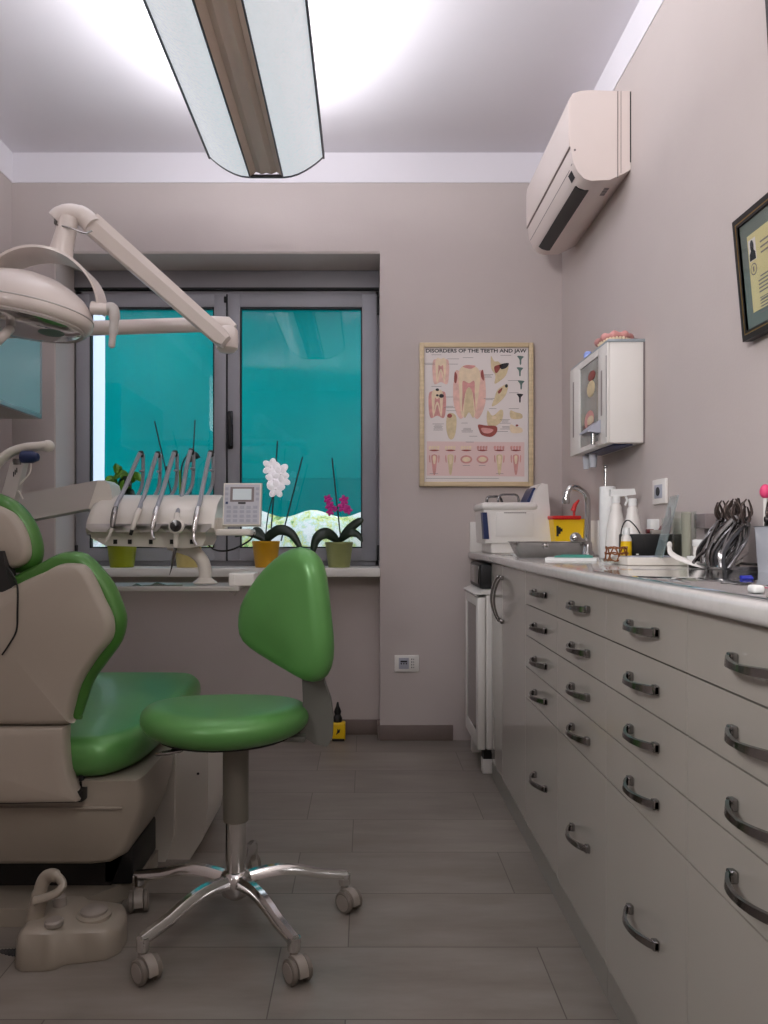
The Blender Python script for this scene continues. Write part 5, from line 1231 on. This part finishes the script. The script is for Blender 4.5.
p0 = at(226, 342, 2.34); p1 = at(92, 224, 2.12)
dv = (p1-p0).normalized(); up = Vector((-.66, 0, -.75))
b = MB('lamp_white'); sdv = dv.cross(Vector((0, 1, 0))).normalized()
secs = []
for t in (0, .04, .5, .96, 1):
    c = p0+(p1-p0)*t; w = .026+.005*t; w *= (.75 if t == 0 else 1)
    secs.append([c+sdv*w*.8+Vector((0, -.022, 0)), c+sdv*w+Vector((0, -.012, 0)), c+sdv*w+Vector((0, .018, 0)), c-sdv*w+Vector((0, .018, 0)), c-sdv*w+Vector((0, -.012, 0)), c-sdv*w*.3+Vector((0, -.024, 0))])
b.loft(secs); b.build('diagonal_arm', lp, sharp=25)
b = MB('lamp_white'); b.tube(catmull([at(94, 227, 2.12), at(84, 217.5, 2.12), at(72, 213.5, 2.11), at(61, 215.5, 2.10), at(56, 220, 2.10)], False, 5), [.032]*8+[.030]*6+[.029]*6+[.020], 18, flat=(1, .85)); b.build('elbow_cap', lp)
MB('gunmetal').box(at(53.5, 224, 2.075), at(58, 217, 2.09), .003).build('lock_button', lp)
MB('steel').tube(catmull([at(57, 225, 2.08), at(70, 228, 2.07), at(84, 233, 2.07), at(92, 231, 2.08)], False, 5), .0025, 6).build('retaining_wire', lp)
b = MB('lamp_white'); b.tube([at(68, 218, 2.10), at(66, 232, 2.10), at(62, 248, 2.10), at(60, 259, 2.10)], [.027, .027, .030, .034], 18); b.build('neck', lp)
# yoke: band arc from left over the head to the right pivot
dl = 2.08; b = MB('lamp_white'); secs = []
cxl, czl = 42, 308
for i in range(33):
    a = math.radians(-6+192*i/32); c = at(cxl+61*math.cos(a), czl-55*math.sin(a), dl)
    ci = at(cxl+58.5*math.cos(a), czl-52.5*math.sin(a), dl)
    wd = .062*(.45+.55*math.sin(max(.0, min(math.pi, a+.1))))
    secs.append([c+Vector((0, -wd, 0)), c+Vector((0, wd, .0)), ci+Vector((0, wd, 0)), ci+Vector((0, -wd, 0))])
rotk = Matrix.Rotation(math.radians(14), 3, 'Y'); 
b.loft(secs); b.build('yoke', lp)
# head: domed shell tilted
hc = at(21, 306, 2.06); tilt = Matrix.Rotation(math.radians(8), 3, 'Y') @ Matrix.Rotation(math.radians(-6), 3, 'X')
def hpt(x, y, z): return hc+tilt @ Vector((x, y, z))
b = MB('lamp_white'); rings = []
for (r, z) in ((.0, .092), (.05, .088), (.10, .073), (.14, .052), (.165, .034), (.182, .014), (.192, -.006), (.195, -.028), (.190, -.040), (.176, -.046)):
    rings.append([hpt(r*1.0*math.cos(k*math.pi/20), r*.68*math.sin(k*math.pi/20), z) for k in range(40)])
b.loft(rings, True); b.build('head_shell', lp, sharp=50)
b = MB('arm_grey'); rings = []
for (r, z) in ((.1755, -.044), (.180, -.050), (.174, -.055), (.166, -.050)): rings.append([hpt(r*math.cos(k*math.pi/20), r*.68*math.sin(k*math.pi/20), z) for k in range(40)])
b.loft(rings, False); b.build('head_rim', lp)
b = MB('chrome'); rings = []
for (r, z) in ((.170, -.050), (.15, -.058), (.11, -.064), (.06, -.067), (.0001, -.068)): rings.append([hpt(r*math.cos(k*math.pi/20), r*.68*math.sin(k*math.pi/20), z) for k in range(40)])
b.loft(rings, True); rf_ = b.build('reflector', lp)
b = MB('inkgreen'); b.ball(hpt(.10, 0, -.056), (.045, .04, .012), 14, 8); b.build('bulb_cover', rf_)
b = MB('arm_grey'); b.loft([[hpt(r*math.cos(k*math.pi/20), r*.68*math.sin(k*math.pi/20), z) for k in range(40)] for (r, z) in ((.1925, -.012), (.1955, -.0135), (.1955, -.0155), (.193, -.017))], False); b.build('seam', lp)
# pivot and handle
b = MB('lamp_white'); b.tube([at(92, 308, 2.06), at(102, 309, 2.06), at(113, 310, 2.06)], [.018, .016, .015], 14); b.build('side_pivot', lp)
b = MB('arm_grey'); b.tube(catmull([at(108, 308, 2.05), at(113, 309, 2.05), at(114.5, 318, 2.05), at(113, 333, 2.05), at(111.5, 348, 2.05)], False, 5), [.015]*6+[.0145]*5+[.012]*5+[.009]*4+[.005], 14); b.build('grip_handle', lp)
b = MB('lamp_white'); b.tube(catmull([at(-14, 356, 2.0), at(-4, 343, 2.0), at(4, 335, 2.0), at(10, 329, 2.03)], False, 5), .012, 12); b.build('front_grip', lp)

# ================================================================ lights, world, camera
def area(name, loc, rot, sx_, sy_, power, col=(1, 1, 1)):
    l = bpy.data.lights.new(name, 'AREA'); l.shape = 'RECTANGLE'; l.size = sx_; l.size_y = sy_; l.energy = power; l.color = col
    o = bpy.data.objects.new(name, l); o.location = loc; o.rotation_euler = rot; C.objects.link(o); return o
for s in (-1, 1):
    area('tube_light', (fx+s*.15, 2.25, ze+.03), (math.pi, s*.78, 0), .10, 1.45, 20, (.95, .95, 1.0))
area('tube_end_light', (fx, Y1_-.12, ze+.03), (math.pi-.95, 0, 0), .36, .08, 2.5, (.95, .95, 1.0))
area('rear_fill_light', (.45, -.7, ZT-.03), (0, 0, 0), .8, 1.5, 20, (1.0, .985, .955))  # added fill lamp behind the camera, no real fitting
lw = area('left_fill_light', (-1.62, -.55, 2.35), (0, 0, 0), .5, 1.5, 52, (1.0, .965, .975))  # added unseen fill that brightens the right wall, no real fitting
lw.rotation_euler = Vector((1, .68, .0)).to_track_quat('-Z', 'Z').to_euler(); lw.data.spread = math.radians(92)
w = bpy.data.worlds.new('w'); bpy.context.scene.world = w; w.use_nodes = True
bg = w.node_tree.nodes['Background']; bg.inputs[0].default_value = (.86, .93, 1.0, 1); bg.inputs[1].default_value = 2.2
cam = bpy.data.cameras.new('cam'); co = bpy.data.objects.new('camera', cam); C.objects.link(co)
co.location = (0, 0, HC); co.rotation_euler = (math.pi/2, 0, 0)
cam.sensor_width = 36; cam.sensor_fit = 'AUTO'; cam.lens = F/1024*36
cam.shift_x = (384-VX)/1024; cam.shift_y = (VY-512)/1024
cam.clip_start = .02
bpy.context.scene.camera = co
sc = bpy.context.scene
sc.view_settings.view_transform = 'Standard'; sc.view_settings.look = 'None'; sc.view_settings.exposure = 0; sc.view_settings.gamma = 1
sc.cycles.max_bounces = 10; sc.cycles.diffuse_bounces = 6; sc.cycles.glossy_bounces = 4; sc.cycles.transparent_max_bounces = 12
sc.cycles.caustics_reflective = False; sc.cycles.caustics_refractive = False
sc.cycles.sample_clamp_indirect = 4
for o in ALL:
    if '_w' in o: del o['_w']
